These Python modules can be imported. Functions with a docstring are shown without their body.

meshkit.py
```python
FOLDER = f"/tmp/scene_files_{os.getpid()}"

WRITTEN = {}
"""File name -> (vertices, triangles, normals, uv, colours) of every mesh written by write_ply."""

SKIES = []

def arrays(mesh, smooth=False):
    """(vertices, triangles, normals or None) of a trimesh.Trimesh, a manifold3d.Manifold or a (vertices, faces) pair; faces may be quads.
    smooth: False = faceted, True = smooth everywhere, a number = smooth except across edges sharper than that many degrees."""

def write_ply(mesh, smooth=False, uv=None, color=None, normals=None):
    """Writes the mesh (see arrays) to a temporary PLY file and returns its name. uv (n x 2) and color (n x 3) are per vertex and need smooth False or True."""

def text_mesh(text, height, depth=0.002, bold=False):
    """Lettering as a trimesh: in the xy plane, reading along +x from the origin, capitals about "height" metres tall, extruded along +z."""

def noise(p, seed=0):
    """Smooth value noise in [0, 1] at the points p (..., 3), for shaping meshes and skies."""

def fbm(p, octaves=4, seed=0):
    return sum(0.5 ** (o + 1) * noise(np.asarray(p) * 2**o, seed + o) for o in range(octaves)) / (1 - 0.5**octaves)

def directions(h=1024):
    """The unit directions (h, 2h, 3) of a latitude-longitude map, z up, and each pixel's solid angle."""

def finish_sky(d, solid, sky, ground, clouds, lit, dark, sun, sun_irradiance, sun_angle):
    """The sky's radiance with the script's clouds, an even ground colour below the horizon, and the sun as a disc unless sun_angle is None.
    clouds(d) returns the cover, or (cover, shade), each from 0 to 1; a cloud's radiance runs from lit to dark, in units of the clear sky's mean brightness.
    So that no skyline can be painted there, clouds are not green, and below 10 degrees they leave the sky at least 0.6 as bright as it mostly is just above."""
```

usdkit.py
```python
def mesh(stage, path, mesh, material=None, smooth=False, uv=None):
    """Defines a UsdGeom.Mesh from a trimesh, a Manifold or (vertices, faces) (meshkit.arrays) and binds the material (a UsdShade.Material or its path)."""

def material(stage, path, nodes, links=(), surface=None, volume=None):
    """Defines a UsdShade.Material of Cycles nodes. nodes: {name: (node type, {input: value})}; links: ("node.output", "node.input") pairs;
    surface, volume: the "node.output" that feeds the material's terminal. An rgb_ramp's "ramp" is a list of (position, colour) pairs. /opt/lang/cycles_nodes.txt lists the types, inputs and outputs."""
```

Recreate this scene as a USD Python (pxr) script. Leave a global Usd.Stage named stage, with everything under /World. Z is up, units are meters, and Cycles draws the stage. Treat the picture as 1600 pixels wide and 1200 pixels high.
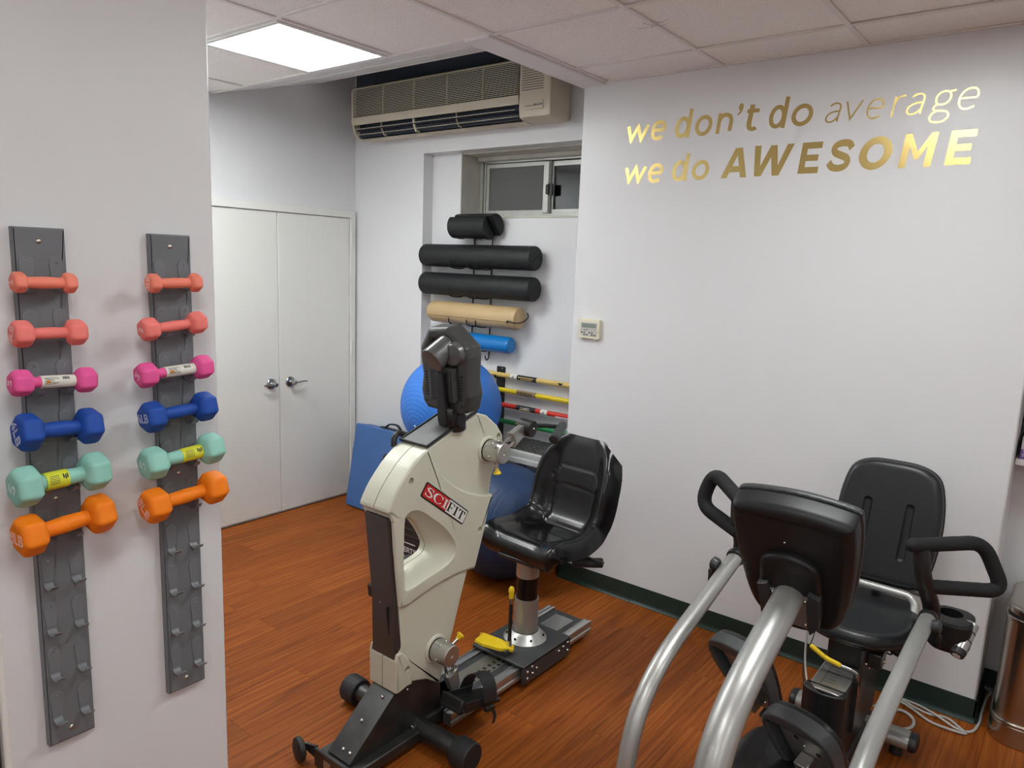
import math, random
import numpy as np, trimesh, manifold3d, mapbox_earcut
import shapely
from shapely.geometry import Polygon, LineString, Point, box as sbox
from shapely import affinity
from shapely.ops import unary_union
import usdkit, meshkit
from pxr import Usd, UsdGeom, UsdLux, Gf, Sdf, UsdShade

random.seed(7)
rng = np.random.default_rng(7)
stage = Usd.Stage.CreateInMemory()
UsdGeom.SetStageUpAxis(stage, UsdGeom.Tokens.z)
UsdGeom.SetStageMetersPerUnit(stage, 1.0)
UsdGeom.Xform.Define(stage, '/World')
PI = math.pi

# ------------------------------------------------------------------ camera
YAW, PITCH, ROLL = 0.66369231, -0.16475643, 0.03784703
CAM = np.array([0.0, 0.0, 1.775])
FPX = 1138.24
EXPOSURE = 0.0
_f = np.array([-math.sin(YAW) * math.cos(PITCH), math.cos(YAW) * math.cos(PITCH), math.sin(PITCH)])
_r = np.array([math.cos(YAW), math.sin(YAW), 0.0])
_u = np.cross(_r, _f)
_R = _r * math.cos(ROLL) + _u * math.sin(ROLL)
_U = -_r * math.sin(ROLL) + _u * math.cos(ROLL)
cam = UsdGeom.Camera.Define(stage, '/World/camera')
cam.CreateHorizontalApertureAttr(36.0)
cam.CreateVerticalApertureAttr(27.0)
cam.CreateFocalLengthAttr(36.0 * FPX / 1600)
cam.CreateClippingRangeAttr(Gf.Vec2f(0.05, 100))
cam.CreateExposureAttr(EXPOSURE)
cam.AddTransformOp().Set(Gf.Matrix4d(*_R, 0, *_U, 0, *(-_f), 0, *CAM, 1))

# ------------------------------------------------------------------ light of the room: ceiling panels (built below at these places)
PANEL_COLOR = (0.95, 1.0, 0.985)
PANEL_STRENGTH = 26.5
T = 0.6096
GX, GY, CEIL = -2.06, 1.8132, 2.694        # a node of the ceiling grid, ceiling height
PANELS = [(-2, 0), (2, 0), (-3, -1), (2, -3), (5, 0), (5, -3), (0, -6), (3, -6), (6, -6)]    # tiles that are luminous panels; the alcove and rear-row ones are added fill
OUTPUT = [.95, .96, .92, .55, .50, .45, .62, .62, .62]    # the panels' relative output

# ------------------------------------------------------------------ scene helpers
used = {}
def numbered(parent, name):
    k = (str(parent), name)
    n = used.get(k, 0); used[k] = n + 1
    return f'{parent}/{name}' if n == 0 else f'{parent}/{name}_{n:03d}'

def data(p, label=None, cat=None, group=None, kind=None):
    for k, v in (('label', label), ('category', cat), ('group', group), ('kind', kind)):
        if v: p.SetCustomDataByKey(k, v)
    return p

ORIGIN = {}
def thing(name, label=None, cat=None, loc=(0, 0, 0), group=None, kind=None):
    path = numbered('/World', name)
    x = UsdGeom.Xform.Define(stage, path)
    x.AddTranslateOp().Set(Gf.Vec3d(*map(float, loc)))
    ORIGIN[path] = np.array(loc, float)
    data(x.GetPrim(), label, cat, group, kind)
    return path

def part(parent, name, m, material, smooth=38, label=None, kind=None):
    """A mesh in world coordinates as a child of a thing or of a part of it."""
    path = numbered(parent, name)
    root = '/'.join(parent.split('/')[:3])
    o = ORIGIN.get(root, np.zeros(3))
    v, f = vf(m)
    p = usdkit.mesh(stage, path, (v - o, f), M[material], smooth=smooth)
    data(p.GetPrim(), label, None, None, kind)
    return path

def single(name, m, material, label=None, cat=None, group=None, kind=None, smooth=38):
    path = numbered('/World', name)
    v, f = vf(m)
    p = usdkit.mesh(stage, path, (v, f), M[material], smooth=smooth)
    data(p.GetPrim(), label, cat, group, kind)
    return path

# ------------------------------------------------------------------ mesh helpers
def vf(m):
    if hasattr(m, 'to_mesh'):
        q = m.to_mesh(); return np.array(q.vert_properties[:, :3], float), np.array(q.tri_verts, int)
    if isinstance(m, (tuple, list)) and not (len(m) == 2 and isinstance(m[0], np.ndarray)):
        m = cat(*m)
    if isinstance(m, tuple): return np.asarray(m[0], float), np.asarray(m[1], int)
    return np.array(m.vertices, float), np.array(m.faces, int)

def cat(*ms):
    V, F, n = [], [], 0
    for m in ms:
        v, f = vf(m); V.append(v); F.append(f + n); n += len(v)
    return np.vstack(V), np.vstack(F)

def xf(m, mat):
    v, f = vf(m); mat = np.asarray(mat, float)
    v = v @ mat[:3, :3].T + mat[:3, 3]
    if np.linalg.det(mat[:3, :3]) < 0: f = f[:, ::-1]
    return v, f

def move(m, d): v, f = vf(m); return v + np.asarray(d, float), f

def rotmat(axis, ang): return trimesh.transformations.rotation_matrix(ang, axis)

def frame(o, x, y, z):
    m = np.eye(4); m[:3, 0], m[:3, 1], m[:3, 2], m[:3, 3] = x, y, z, o
    return m

def unit(v): v = np.asarray(v, float); return v / np.linalg.norm(v)

def basis(d):
    d = unit(d); a = np.array([0, 0, 1.0]) if abs(d[2]) < .9 else np.array([1.0, 0, 0])
    x = unit(np.cross(a, d)); return x, np.cross(d, x), d

def to_man(m):
    v, f = vf(m)
    t = trimesh.Trimesh(v, f, process=True)
    return manifold3d.Manifold(manifold3d.Mesh(np.asarray(t.vertices, np.float32), np.asarray(t.faces, np.uint32)))

def hull(pts):
    h = trimesh.convex.convex_hull(np.asarray(pts, float)); return np.array(h.vertices), np.array(h.faces)

def bx(x0, x1, y0, y1, z0, z1, r=0.0, n=1):
    """A box, its edges rounded (n>1) or chamfered (n=1) by r."""
    if r <= 0:
        return vf(trimesh.creation.box(bounds=[[min(x0, x1), min(y0, y1), min(z0, z1)], [max(x0, x1), max(y0, y1), max(z0, z1)]]))
    lo, hi = np.minimum([x0, y0, z0], [x1, y1, z1]), np.maximum([x0, y0, z0], [x1, y1, z1])
    r = min(r, .49 * (hi - lo).min())
    if n == 1: dirs = np.eye(3)
    else:
        dirs = [unit((i, j, n - i - j)) for i in range(n + 1) for j in range(n + 1 - i)]
    P = []
    for s in np.ndindex(2, 2, 2):
        s = np.array(s) * 2 - 1
        c = np.where(s > 0, hi - r, lo + r)
        for d in dirs: P.append(c + s * np.array(d) * r)
    return hull(P)

def obox(o, ax, ay, az, sx, sy, sz, r=0.0, n=1):
    """A box of size sx, sy, sz centred at o along the unit axes ax, ay, az."""
    return xf(bx(-sx / 2, sx / 2, -sy / 2, sy / 2, -sz / 2, sz / 2, r, n), frame(o, ax, ay, az))

def rings(R, close=False, caps=True):
    """Skin over rings of equal vertex count (k, n, 3)."""
    R = np.asarray(R, float); k, n = R.shape[:2]
    v = R.reshape(-1, 3); f = []
    for i in range(k if close else k - 1):
        a, b = i * n, ((i + 1) % k) * n
        for j in range(n):
            j2 = (j + 1) % n
            f += [(a + j, a + j2, b + j2), (a + j, b + j2, b + j)]
    if caps and not close:
        for ring, flip in ((0, True), (k - 1, False)):
            c = len(v); v = np.vstack([v, R[ring].mean(0)])
            for j in range(n):
                t = (ring * n + j, ring * n + (j + 1) % n, c)
                f.append(t[::-1] if flip else t)
    f = np.array(f)
    t = np.einsum('ij,ij->', v[f[:, 0]], np.cross(v[f[:, 1]], v[f[:, 2]]))
    c = v.mean(0); w = v - c
    vol = np.einsum('ij,ij->', w[f[:, 0]], np.cross(w[f[:, 1]], w[f[:, 2]]))
    return v, (f if vol > 0 else f[:, ::-1])

def lathe(profile, p0=(0, 0, 0), axis=(0, 0, 1), n=28, caps=True):
    """profile: (radius, height along the axis)"""
    x, y, d = basis(axis); a = np.arange(n) * 2 * PI / n
    ring = np.cos(a)[:, None] * x + np.sin(a)[:, None] * y
    return rings([np.asarray(p0) + h * d + max(r, 1e-5) * ring for r, h in profile], caps=caps)

def cyl(p0, p1, r, r1=None, n=24, ch=0.0):
    p0, p1 = np.asarray(p0, float), np.asarray(p1, float); L = np.linalg.norm(p1 - p0); r1 = r if r1 is None else r1
    ch = min(ch, L * .45, r * .9)
    prof = [(r, 0), (r1, L)] if ch <= 0 else [(r - ch, 0), (r - .3 * ch, .3 * ch), (r, ch), (r1, L - ch), (r1 - .3 * ch, L - .3 * ch), (r1 - ch, L)]
    return lathe(prof, p0, p1 - p0, n)

def spline(pts, n=8, closed=False):
    P = np.asarray(pts, float); out = []
    k = len(P)
    for i in range(k if closed else k - 1):
        if closed: a, b, c, d = P[(i - 1) % k], P[i], P[(i + 1) % k], P[(i + 2) % k]
        else:
            b, c = P[i], P[i + 1]; a = P[i - 1] if i else 2 * b - c; d = P[i + 2] if i + 2 < k else 2 * c - b
        for t in np.arange(n) / n:
            out.append(.5 * (2 * b + (c - a) * t + (2 * a - 5 * b + 4 * c - d) * t * t + (3 * b - a - 3 * c + d) * t ** 3))
    if not closed: out.append(P[-1])
    return np.array(out)

def bend(pts, n=70, soft=5):
    """A smoothly bent pipe's centre line: the polyline resampled evenly, its corners relaxed."""
    P = spline(pts, 12); L = np.r_[0, np.cumsum(np.linalg.norm(np.diff(P, axis=0), axis=1))]
    u = np.linspace(0, L[-1], n); Q = np.column_stack([np.interp(u, L, P[:, k]) for k in range(3)])
    for _ in range(soft * 4): Q[1:-1] = .25 * Q[:-2] + .5 * Q[1:-1] + .25 * Q[2:]
    return Q

def fillet(pts, r, n=6):
    """A polyline with its inner corners rounded by radius-like r."""
    P = np.asarray(pts, float); out = [P[0]]
    for a, b, c in zip(P[:-2], P[1:-1], P[2:]):
        la, lc = np.linalg.norm(a - b), np.linalg.norm(c - b); q = min(r, .48 * la, .48 * lc)
        s, e = b + (a - b) / la * q, b + (c - b) / lc * q
        for t in np.linspace(0, 1, n): out.append((1 - t) ** 2 * s + 2 * t * (1 - t) * b + t * t * e)
    out.append(P[-1]); return np.array(out)

def tube(pts, r, n=14, rb=None, up=(0, 0, 1), closed=False, round_end=False):
    """A swept tube; r across, rb along 'up' when oval; r may be a list."""
    P = np.asarray(pts, float); k = len(P)
    t = np.roll(P, -1, 0) - np.roll(P, 1, 0) if closed else np.gradient(P, axis=0)
    t /= np.linalg.norm(t, axis=1, keepdims=True) + 1e-12
    R_ = np.broadcast_to(np.asarray(r, float), (k,)); RB = R_ if rb is None else np.broadcast_to(np.asarray(rb, float), (k,))
    if rb is None:
        x, y, _ = basis(t[0]); X = [x]
        for i in range(1, k): v = X[-1] - t[i] * (X[-1] @ t[i]); X.append(unit(v))
    else:
        X = [unit(np.cross(np.asarray(up, float), q)) for q in t]
    a = np.arange(n) * 2 * PI / n; out = []
    for i in range(k):
        y = np.cross(t[i], X[i])
        out.append(P[i] + R_[i] * np.cos(a)[:, None] * X[i] + RB[i] * np.sin(a)[:, None] * y)
    if round_end and not closed:
        def cap(ring, c, d, rr): return [c + (ring - c) * s + d * rr * h for s, h in ((.97, .25), (.75, .66), (.35, .93))]
        out = cap(out[0], P[0], -t[0], R_[0])[::-1] + out + cap(out[-1], P[-1], t[-1], R_[-1])
    return rings(out, close=closed)

def ring_clean(c):
    c = np.asarray(c, float)[:, :2]
    if np.allclose(c[0], c[-1]): c = c[:-1]
    keep = [0]
    for i in range(1, len(c)):
        if np.linalg.norm(c[i] - c[keep[-1]]) > 1e-5: keep.append(i)
    return c[keep]

def inset(c, d):
    """Moves a ring to its left by d (for a counter-clockwise outer ring: inwards)."""
    e = np.roll(c, -1, 0) - c; e /= np.linalg.norm(e, axis=1, keepdims=True) + 1e-12
    nrm = np.stack([-e[:, 1], e[:, 0]], 1); n0 = np.roll(nrm, 1, 0)
    m = n0 + nrm; l = np.linalg.norm(m, axis=1, keepdims=True); m = m / np.maximum(l, 1e-6)
    k = np.clip((m * nrm).sum(1, keepdims=True), .35, 1)
    return c + m * d / k

PLANES = {'xy': np.eye(3), 'yz': np.array([[0, 0, 1], [1, 0, 0], [0, 1, 0]], float), 'xz': np.array([[1, 0, 0], [0, 0, -1], [0, 1, 0]], float)}
def prism(poly, h0, h1, b0=0.0, b1=0.0, plane='xy', o=(0, 0, 0), steps=2, mat=None):
    """A polygon extruded from h0 to h1 with rounded edges b0 and b1. In plane yz the height runs along x, in xz along -y."""
    if getattr(poly, 'geom_type', '') in ('MultiPolygon', 'GeometryCollection'):
        return cat(*[prism(g, h0, h1, b0, b1, plane, o, steps, mat) for g in poly.geoms if g.geom_type == 'Polygon'])
    if not isinstance(poly, Polygon): poly = Polygon(poly)
    poly = shapely.geometry.polygon.orient(poly if poly.is_valid else poly.buffer(0), 1.0)
    if poly.geom_type != 'Polygon': return prism(poly, h0, h1, b0, b1, plane, o, steps, mat)
    cs = [ring_clean(poly.exterior.coords)] + [ring_clean(h.coords) for h in poly.interiors]
    layers = []
    def arc(b): return [(b * (1 - math.cos(q)), b * (1 - math.sin(q))) for q in np.linspace(0, PI / 2, steps + 1)]
    if b0 > 0: layers += [(h0 + y, x) for x, y in arc(b0)][::-1] and [(h0 + b0 * (1 - math.sin(q)), b0 * (1 - math.cos(q))) for q in np.linspace(PI / 2, 0, steps + 1)]
    else: layers += [(h0, 0)]
    if b1 > 0: layers += [(h1 - b1 * (1 - math.sin(q)), b1 * (1 - math.cos(q))) for q in np.linspace(0, PI / 2, steps + 1)]
    else: layers += [(h1, 0)]
    n = sum(map(len, cs)); V, F = [], []
    for h, d in layers:
        for c in cs: V.append(np.column_stack([inset(c, d) if d else c, np.full(len(c), h)]))
    V = np.vstack(V); k = len(layers)
    for i in range(k - 1):
        s = 0
        for c in cs:
            m = len(c)
            for j in range(m):
                a, b = i * n + s + j, i * n + s + (j + 1) % m
                F += [(a, b, b + n), (a, b + n, a + n)]
            s += m
    ends = np.cumsum([len(c) for c in cs]).astype(np.uint32)
    tri = mapbox_earcut.triangulate_float64(np.vstack([V[:n, :2]]), ends).reshape(-1, 3).astype(int)
    area = sum((V[t[1], 0] - V[t[0], 0]) * (V[t[2], 1] - V[t[0], 1]) - (V[t[1], 1] - V[t[0], 1]) * (V[t[2], 0] - V[t[0], 0]) for t in tri)
    if area < 0: tri = tri[:, ::-1]
    F = np.vstack([np.array(F), tri[:, ::-1], tri + (k - 1) * n])
    V = V @ PLANES[plane].T + np.asarray(o, float)
    if mat is not None: V, F = xf((V, F), mat)
    return V, F

def rrect(x0, y0, x1, y1, r, q=4): return sbox(x0 + r, y0 + r, x1 - r, y1 - r).buffer(r, quad_segs=q)
def smooth_poly(pts, n=6): return Polygon(spline(pts, n, closed=True))
def sphere(c, r, n=2):
    s = trimesh.creation.icosphere(n, r); return np.array(s.vertices) + np.asarray(c), np.array(s.faces)
def grid_surface(P, thick):
    """P (n, m, 3) as a closed shell of the given thickness (below the surface)."""
    n, m = P.shape[:2]; du, dv = np.gradient(P, axis=0), np.gradient(P, axis=1)
    N = np.cross(du, dv); N /= np.linalg.norm(N, axis=2, keepdims=True) + 1e-12
    B = P - N * thick; V = np.vstack([P.reshape(-1, 3), B.reshape(-1, 3)]); q = n * m; F = []
    for i in range(n - 1):
        for j in range(m - 1):
            a, b, c, d = i * m + j, (i + 1) * m + j, (i + 1) * m + j + 1, i * m + j + 1
            F += [(a, b, c), (a, c, d), (q + a, q + c, q + b), (q + a, q + d, q + c)]
    edge = [(i, 0) for i in range(n)] + [(n - 1, j) for j in range(1, m)] + [(i, m - 1) for i in range(n - 2, -1, -1)] + [(0, j) for j in range(m - 2, 0, -1)]
    e = [i * m + j for i, j in edge]
    for a, b in zip(e, e[1:] + e[:1]): F += [(a, q + a, q + b), (a, q + b, b)]
    return V, np.array(F)

# lettering as polygons
_glyph = {}
def glyph(ch, bold=False):
    if (ch, bold) not in _glyph:
        m = meshkit.text_mesh(ch, 1.0, 0.1, bold); v, f = vf(m); top = np.all(v[f][:, :, 2] > .05, axis=1)
        _glyph[ch, bold] = unary_union([Polygon(t).buffer(1e-4) for t in v[f[top]][:, :, :2]]).buffer(-1e-4)
    return _glyph[ch, bold]
def text_poly(s, h, bold=False, track=.0):
    x, out = 0.0, []
    for ch in s:
        if ch == ' ': x += .34; continue
        g = glyph(ch, bold); a = g.bounds
        out.append(affinity.translate(g, x - a[0], 0)); x += a[2] - a[0] + .1 + track
    return affinity.scale(unary_union(out), h, h, origin=(0, 0))
def centre(p):
    a = p.bounds; return affinity.translate(p, -(a[0] + a[2]) / 2, -(a[1] + a[3]) / 2)

# ------------------------------------------------------------------ materials
M = {}
def mat(name, color, rough=.5, metal=0.0, noise=None, bump=None, vary=0.0, **kw):
    """Principled surface. noise: (scale, amount) mottles the colour; bump: (scale, strength, distance[, stretch]); vary: tone by object."""
    N = {'p': ('principled_bsdf', {'base_color': color, 'roughness': rough, 'metallic': metal, **kw})}; L = []
    last = None
    if noise or bump or vary: N['g'] = ('geometry', {})
    if noise:
        lo, hi = [max(0, c * (1 - noise[1])) for c in color], [min(1, c * (1 + noise[1])) for c in color]
        N['n'] = ('noise_texture', {'scale': noise[0], 'detail': 4.0})
        N['r'] = ('rgb_ramp', {'ramp': [(.3, lo), (.7, hi)]})
        L += [('g.position', 'n.vector'), ('n.fac', 'r.fac')]; last = 'r.color'
    if vary:
        N['o'] = ('object_info', {}); N['vr'] = ('map_range', {'from_min': 0.0, 'from_max': 1.0, 'to_min': 1 - vary, 'to_max': 1 + vary})
        N['h'] = ('hsv', {'color': color}); L += [('o.random', 'vr.value'), ('vr.result', 'h.value')]
        if last: L.append((last, 'h.color'))
        last = 'h.color'
    if last: L.append((last, 'p.base_color'))
    if bump:
        st = bump[3] if len(bump) > 3 else (1, 1, 1)
        N['mp'] = ('mapping', {'scale': st}); N['bn'] = ('noise_texture', {'scale': bump[0], 'detail': 3.0})
        N['b'] = ('bump', {'strength': bump[1], 'distance': bump[2]})
        L += [('g.position', 'mp.vector'), ('mp.vector', 'bn.vector'), ('bn.fac', 'b.height'), ('b.normal', 'p.normal')]
    M[name] = usdkit.material(stage, f'/World/Looks/{name}', N, L, surface='p.BSDF')

mat('wall_paint', (.70, .70, .715), .42, noise=(1.5, .015), bump=(22, .12, .004), specular_ior_level=.35)
mat('wall_paint_satin', (.70, .70, .715), .34, bump=(9, .10, .006, (1, 1, .35)), specular_ior_level=.45)
mat('door_white', (.74, .735, .70), .38, bump=(30, .05, .002))
mat('trim_white', (.76, .755, .73), .35)
mat('ceiling_tile', (.86, .825, .80), .9, noise=(160, .09), bump=(140, .35, .004), vary=.02)
mat('ceiling_grid', (.74, .71, .69), .5)
mat('soffit', (.76, .755, .76), .6)
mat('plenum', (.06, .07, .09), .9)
mat('baseboard', (.012, .030, .024), .38, noise=(30, .12))
mat('black_gap', (.01, .01, .01), .8)
mat('dark_door', (.05, .025, .016), .5)
mat('floor_base', (.16, .055, .022), .5)
mat('reveal', (.52, .505, .45), .6, noise=(14, .08))
mat('aluminium_frame', (.50, .50, .47), .38, .55, noise=(20, .06))
mat('latch_black', (.015, .015, .018), .4)
mat('night', (.05, .05, .052), .9)
mat('screen_grey', (.125, .125, .122), .75)
mat('ac_beige', (.56, .50, .39), .45, noise=(6, .03))
mat('ac_dark', (.02, .028, .045), .5)
mat('ac_print', (.10, .10, .11), .6)
mat('rack_grey', (.150, .158, .172), .42, noise=(9, .05), bump=(60, .08, .002))
mat('hook_grey', (.165, .172, .188), .36)
mat('steel_screw', (.60, .58, .54), .25, 1.0)
for n, c in (('coral', (.88, .245, .170)), ('salmon', (.88, .215, .190)), ('pink', (.82, .105, .340)), ('blue', (.012, .070, .370)), ('mint', (.30, .61, .52)), ('orange', (.93, .225, .006))):
    mat('neoprene_' + n, c, .58, bump=(900, .10, .0006), specular_ior_level=.35)
    mat('tone_' + n, tuple(min(1, .55 * q + .42) for q in c), .6)
mat('label_white', (.72, .70, .64), .5)
mat('label_yellow', (.70, .72, .04), .45)
mat('print_black', (.02, .02, .02), .6)
mat('print_orange', (.85, .30, .03), .6)
mat('lever_chrome', (.36, .36, .36), .22, 1.0)
mat('hinge_white', (.76, .75, .72), .4)
mat('foam_black', (.0095, .011, .012), .55, noise=(90, .5), bump=(160, .35, .0025), specular_ior_level=.4)
mat('vinyl_tan', (.50, .355, .185), .48, noise=(7, .05), bump=(24, .14, .006))
mat('vinyl_tan_dark', (.30, .21, .10), .6)
mat('foam_blue', (.004, .17, .50), .30, bump=(60, .05, .002))
mat('wire_black', (.012, .012, .012), .45)
mat('ball_blue', (.030, .175, .62), .42, bump=(40, .03, .002))
mat('ball_navy', (.010, .036, .105), .5)
mat('valve_white', (.8, .82, .85), .4)
mat('mat_blue', (.060, .155, .40), .5, noise=(5, .05), bump=(70, .12, .002))
mat('crate_black', (.020, .019, .019), .5)
mat('crate_text', (.55, .52, .52), .6)
mat('step_grey', (.42, .42, .40), .55)
mat('tread_black', (.05, .05, .05), .7)
for n, c in (('tan', (.66, .47, .14)), ('yellow', (.72, .55, .015)), ('red', (.66, .035, .022)), ('green', (.01, .22, .06)), ('bluebar', (.01, .16, .42))): mat('bar_' + n, c, .4)
mat('bar_label_brown', (.28, .19, .08), .5)
mat('gold', (.64, .475, .18), .26, 1.0, bump=(420, .28, .0012))
mat('thermostat', (.70, .67, .52), .45)
mat('thermostat_face', (.46, .45, .41), .5)
mat('lcd', (.20, .24, .22), .25)
mat('shell_cream', (.58, .565, .46), .33, noise=(5, .012), specular_ior_level=.5)
mat('shell_core', (.03, .028, .02), .8)
mat('graphite', (.040, .037, .036), .36, noise=(60, .1))
mat('panel_brown', (.052, .040, .036), .32)
mat('tray_grey', (.105, .105, .105), .42)
mat('console_plastic', (.042, .042, .041), .40, bump=(500, .12, .0008))
mat('console_gloss', (.085, .085, .085), .27)
mat('black_plastic', (.012, .012, .013), .42)
mat('black_rubber', (.016, .016, .017), .6)
mat('hub_alu', (.58, .58, .56), .24, 1.0)
mat('hub_cap', (.52, .51, .48), .38, .9)
mat('crank_alu', (.50, .50, .48), .34, .85)
mat('steel_bright', (.62, .60, .57), .18, 1.0)
mat('safety_yellow', (.80, .56, .012), .42)
mat('logo_black', (.012, .012, .012), .4)
mat('logo_red', (.50, .018, .018), .4)
mat('logo_white', (.72, .70, .66), .4)
mat('frame_steel', (.075, .073, .072), .34, .75, noise=(12, .25), bump=(40, .06, .002))
mat('rail_alu', (.58, .58, .57), .32, .9)
mat('carriage', (.060, .062, .064), .40, .3)
mat('plate_gold', (.24, .225, .18), .42, .6)
mat('vinyl_black', (.0045, .0045, .005), .22, bump=(160, .05, .0015), specular_ior_level=.45)
mat('vinyl_charcoal', (.012, .0135, .0155), .36, bump=(180, .06, .0015), specular_ior_level=.5)
mat('grip_foam', (.014, .014, .015), .75, specular_ior_level=.3)
mat('silver_paint', (.42, .415, .40), .36, .6, noise=(300, .05))
mat('silver_plate', (.46, .45, .43), .33, .85)
mat('console_dark', (.009, .009, .010), .42, bump=(600, .10, .0007), specular_ior_level=.35)
mat('console_band', (.030, .033, .036), .42)
mat('pedal_rim', (.060, .064, .068), .55)
mat('trash_steel', (.52, .48, .43), .24, 1.0, bump=(60, .03, .002, (1, 1, .02)))
mat('cable_grey', (.46, .45, .43), .5)
mat('carton_white', (.66, .62, .60), .5)
mat('carton_purple', (.15, .09, .33), .5)
mat('frame_white', (.72, .71, .69), .4)
mat('lens_off', (.7, .7, .7), .3)

def glass(name, tint=(.9, .92, .92), fac=.12):
    M[name] = usdkit.material(stage, f'/World/Looks/{name}', {'t': ('transparent_bsdf', {'color': tint}), 'g': ('glossy_bsdf', {'roughness': .05}), 'f': ('fresnel', {'IOR': 1.5}), 'm': ('mix_closure', {})},
                              [('f.fac', 'm.fac'), ('t.BSDF', 'm.closure1'), ('g.BSDF', 'm.closure2')], surface='m.closure')
glass('pane')
for k_, o_ in enumerate(OUTPUT):
    M[f'panel_light_{k_}'] = usdkit.material(stage, f'/World/Looks/panel_light_{k_}', {'e': ('emission', {'color': PANEL_COLOR, 'strength': PANEL_STRENGTH * o_})}, [], surface='e.emission')

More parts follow.
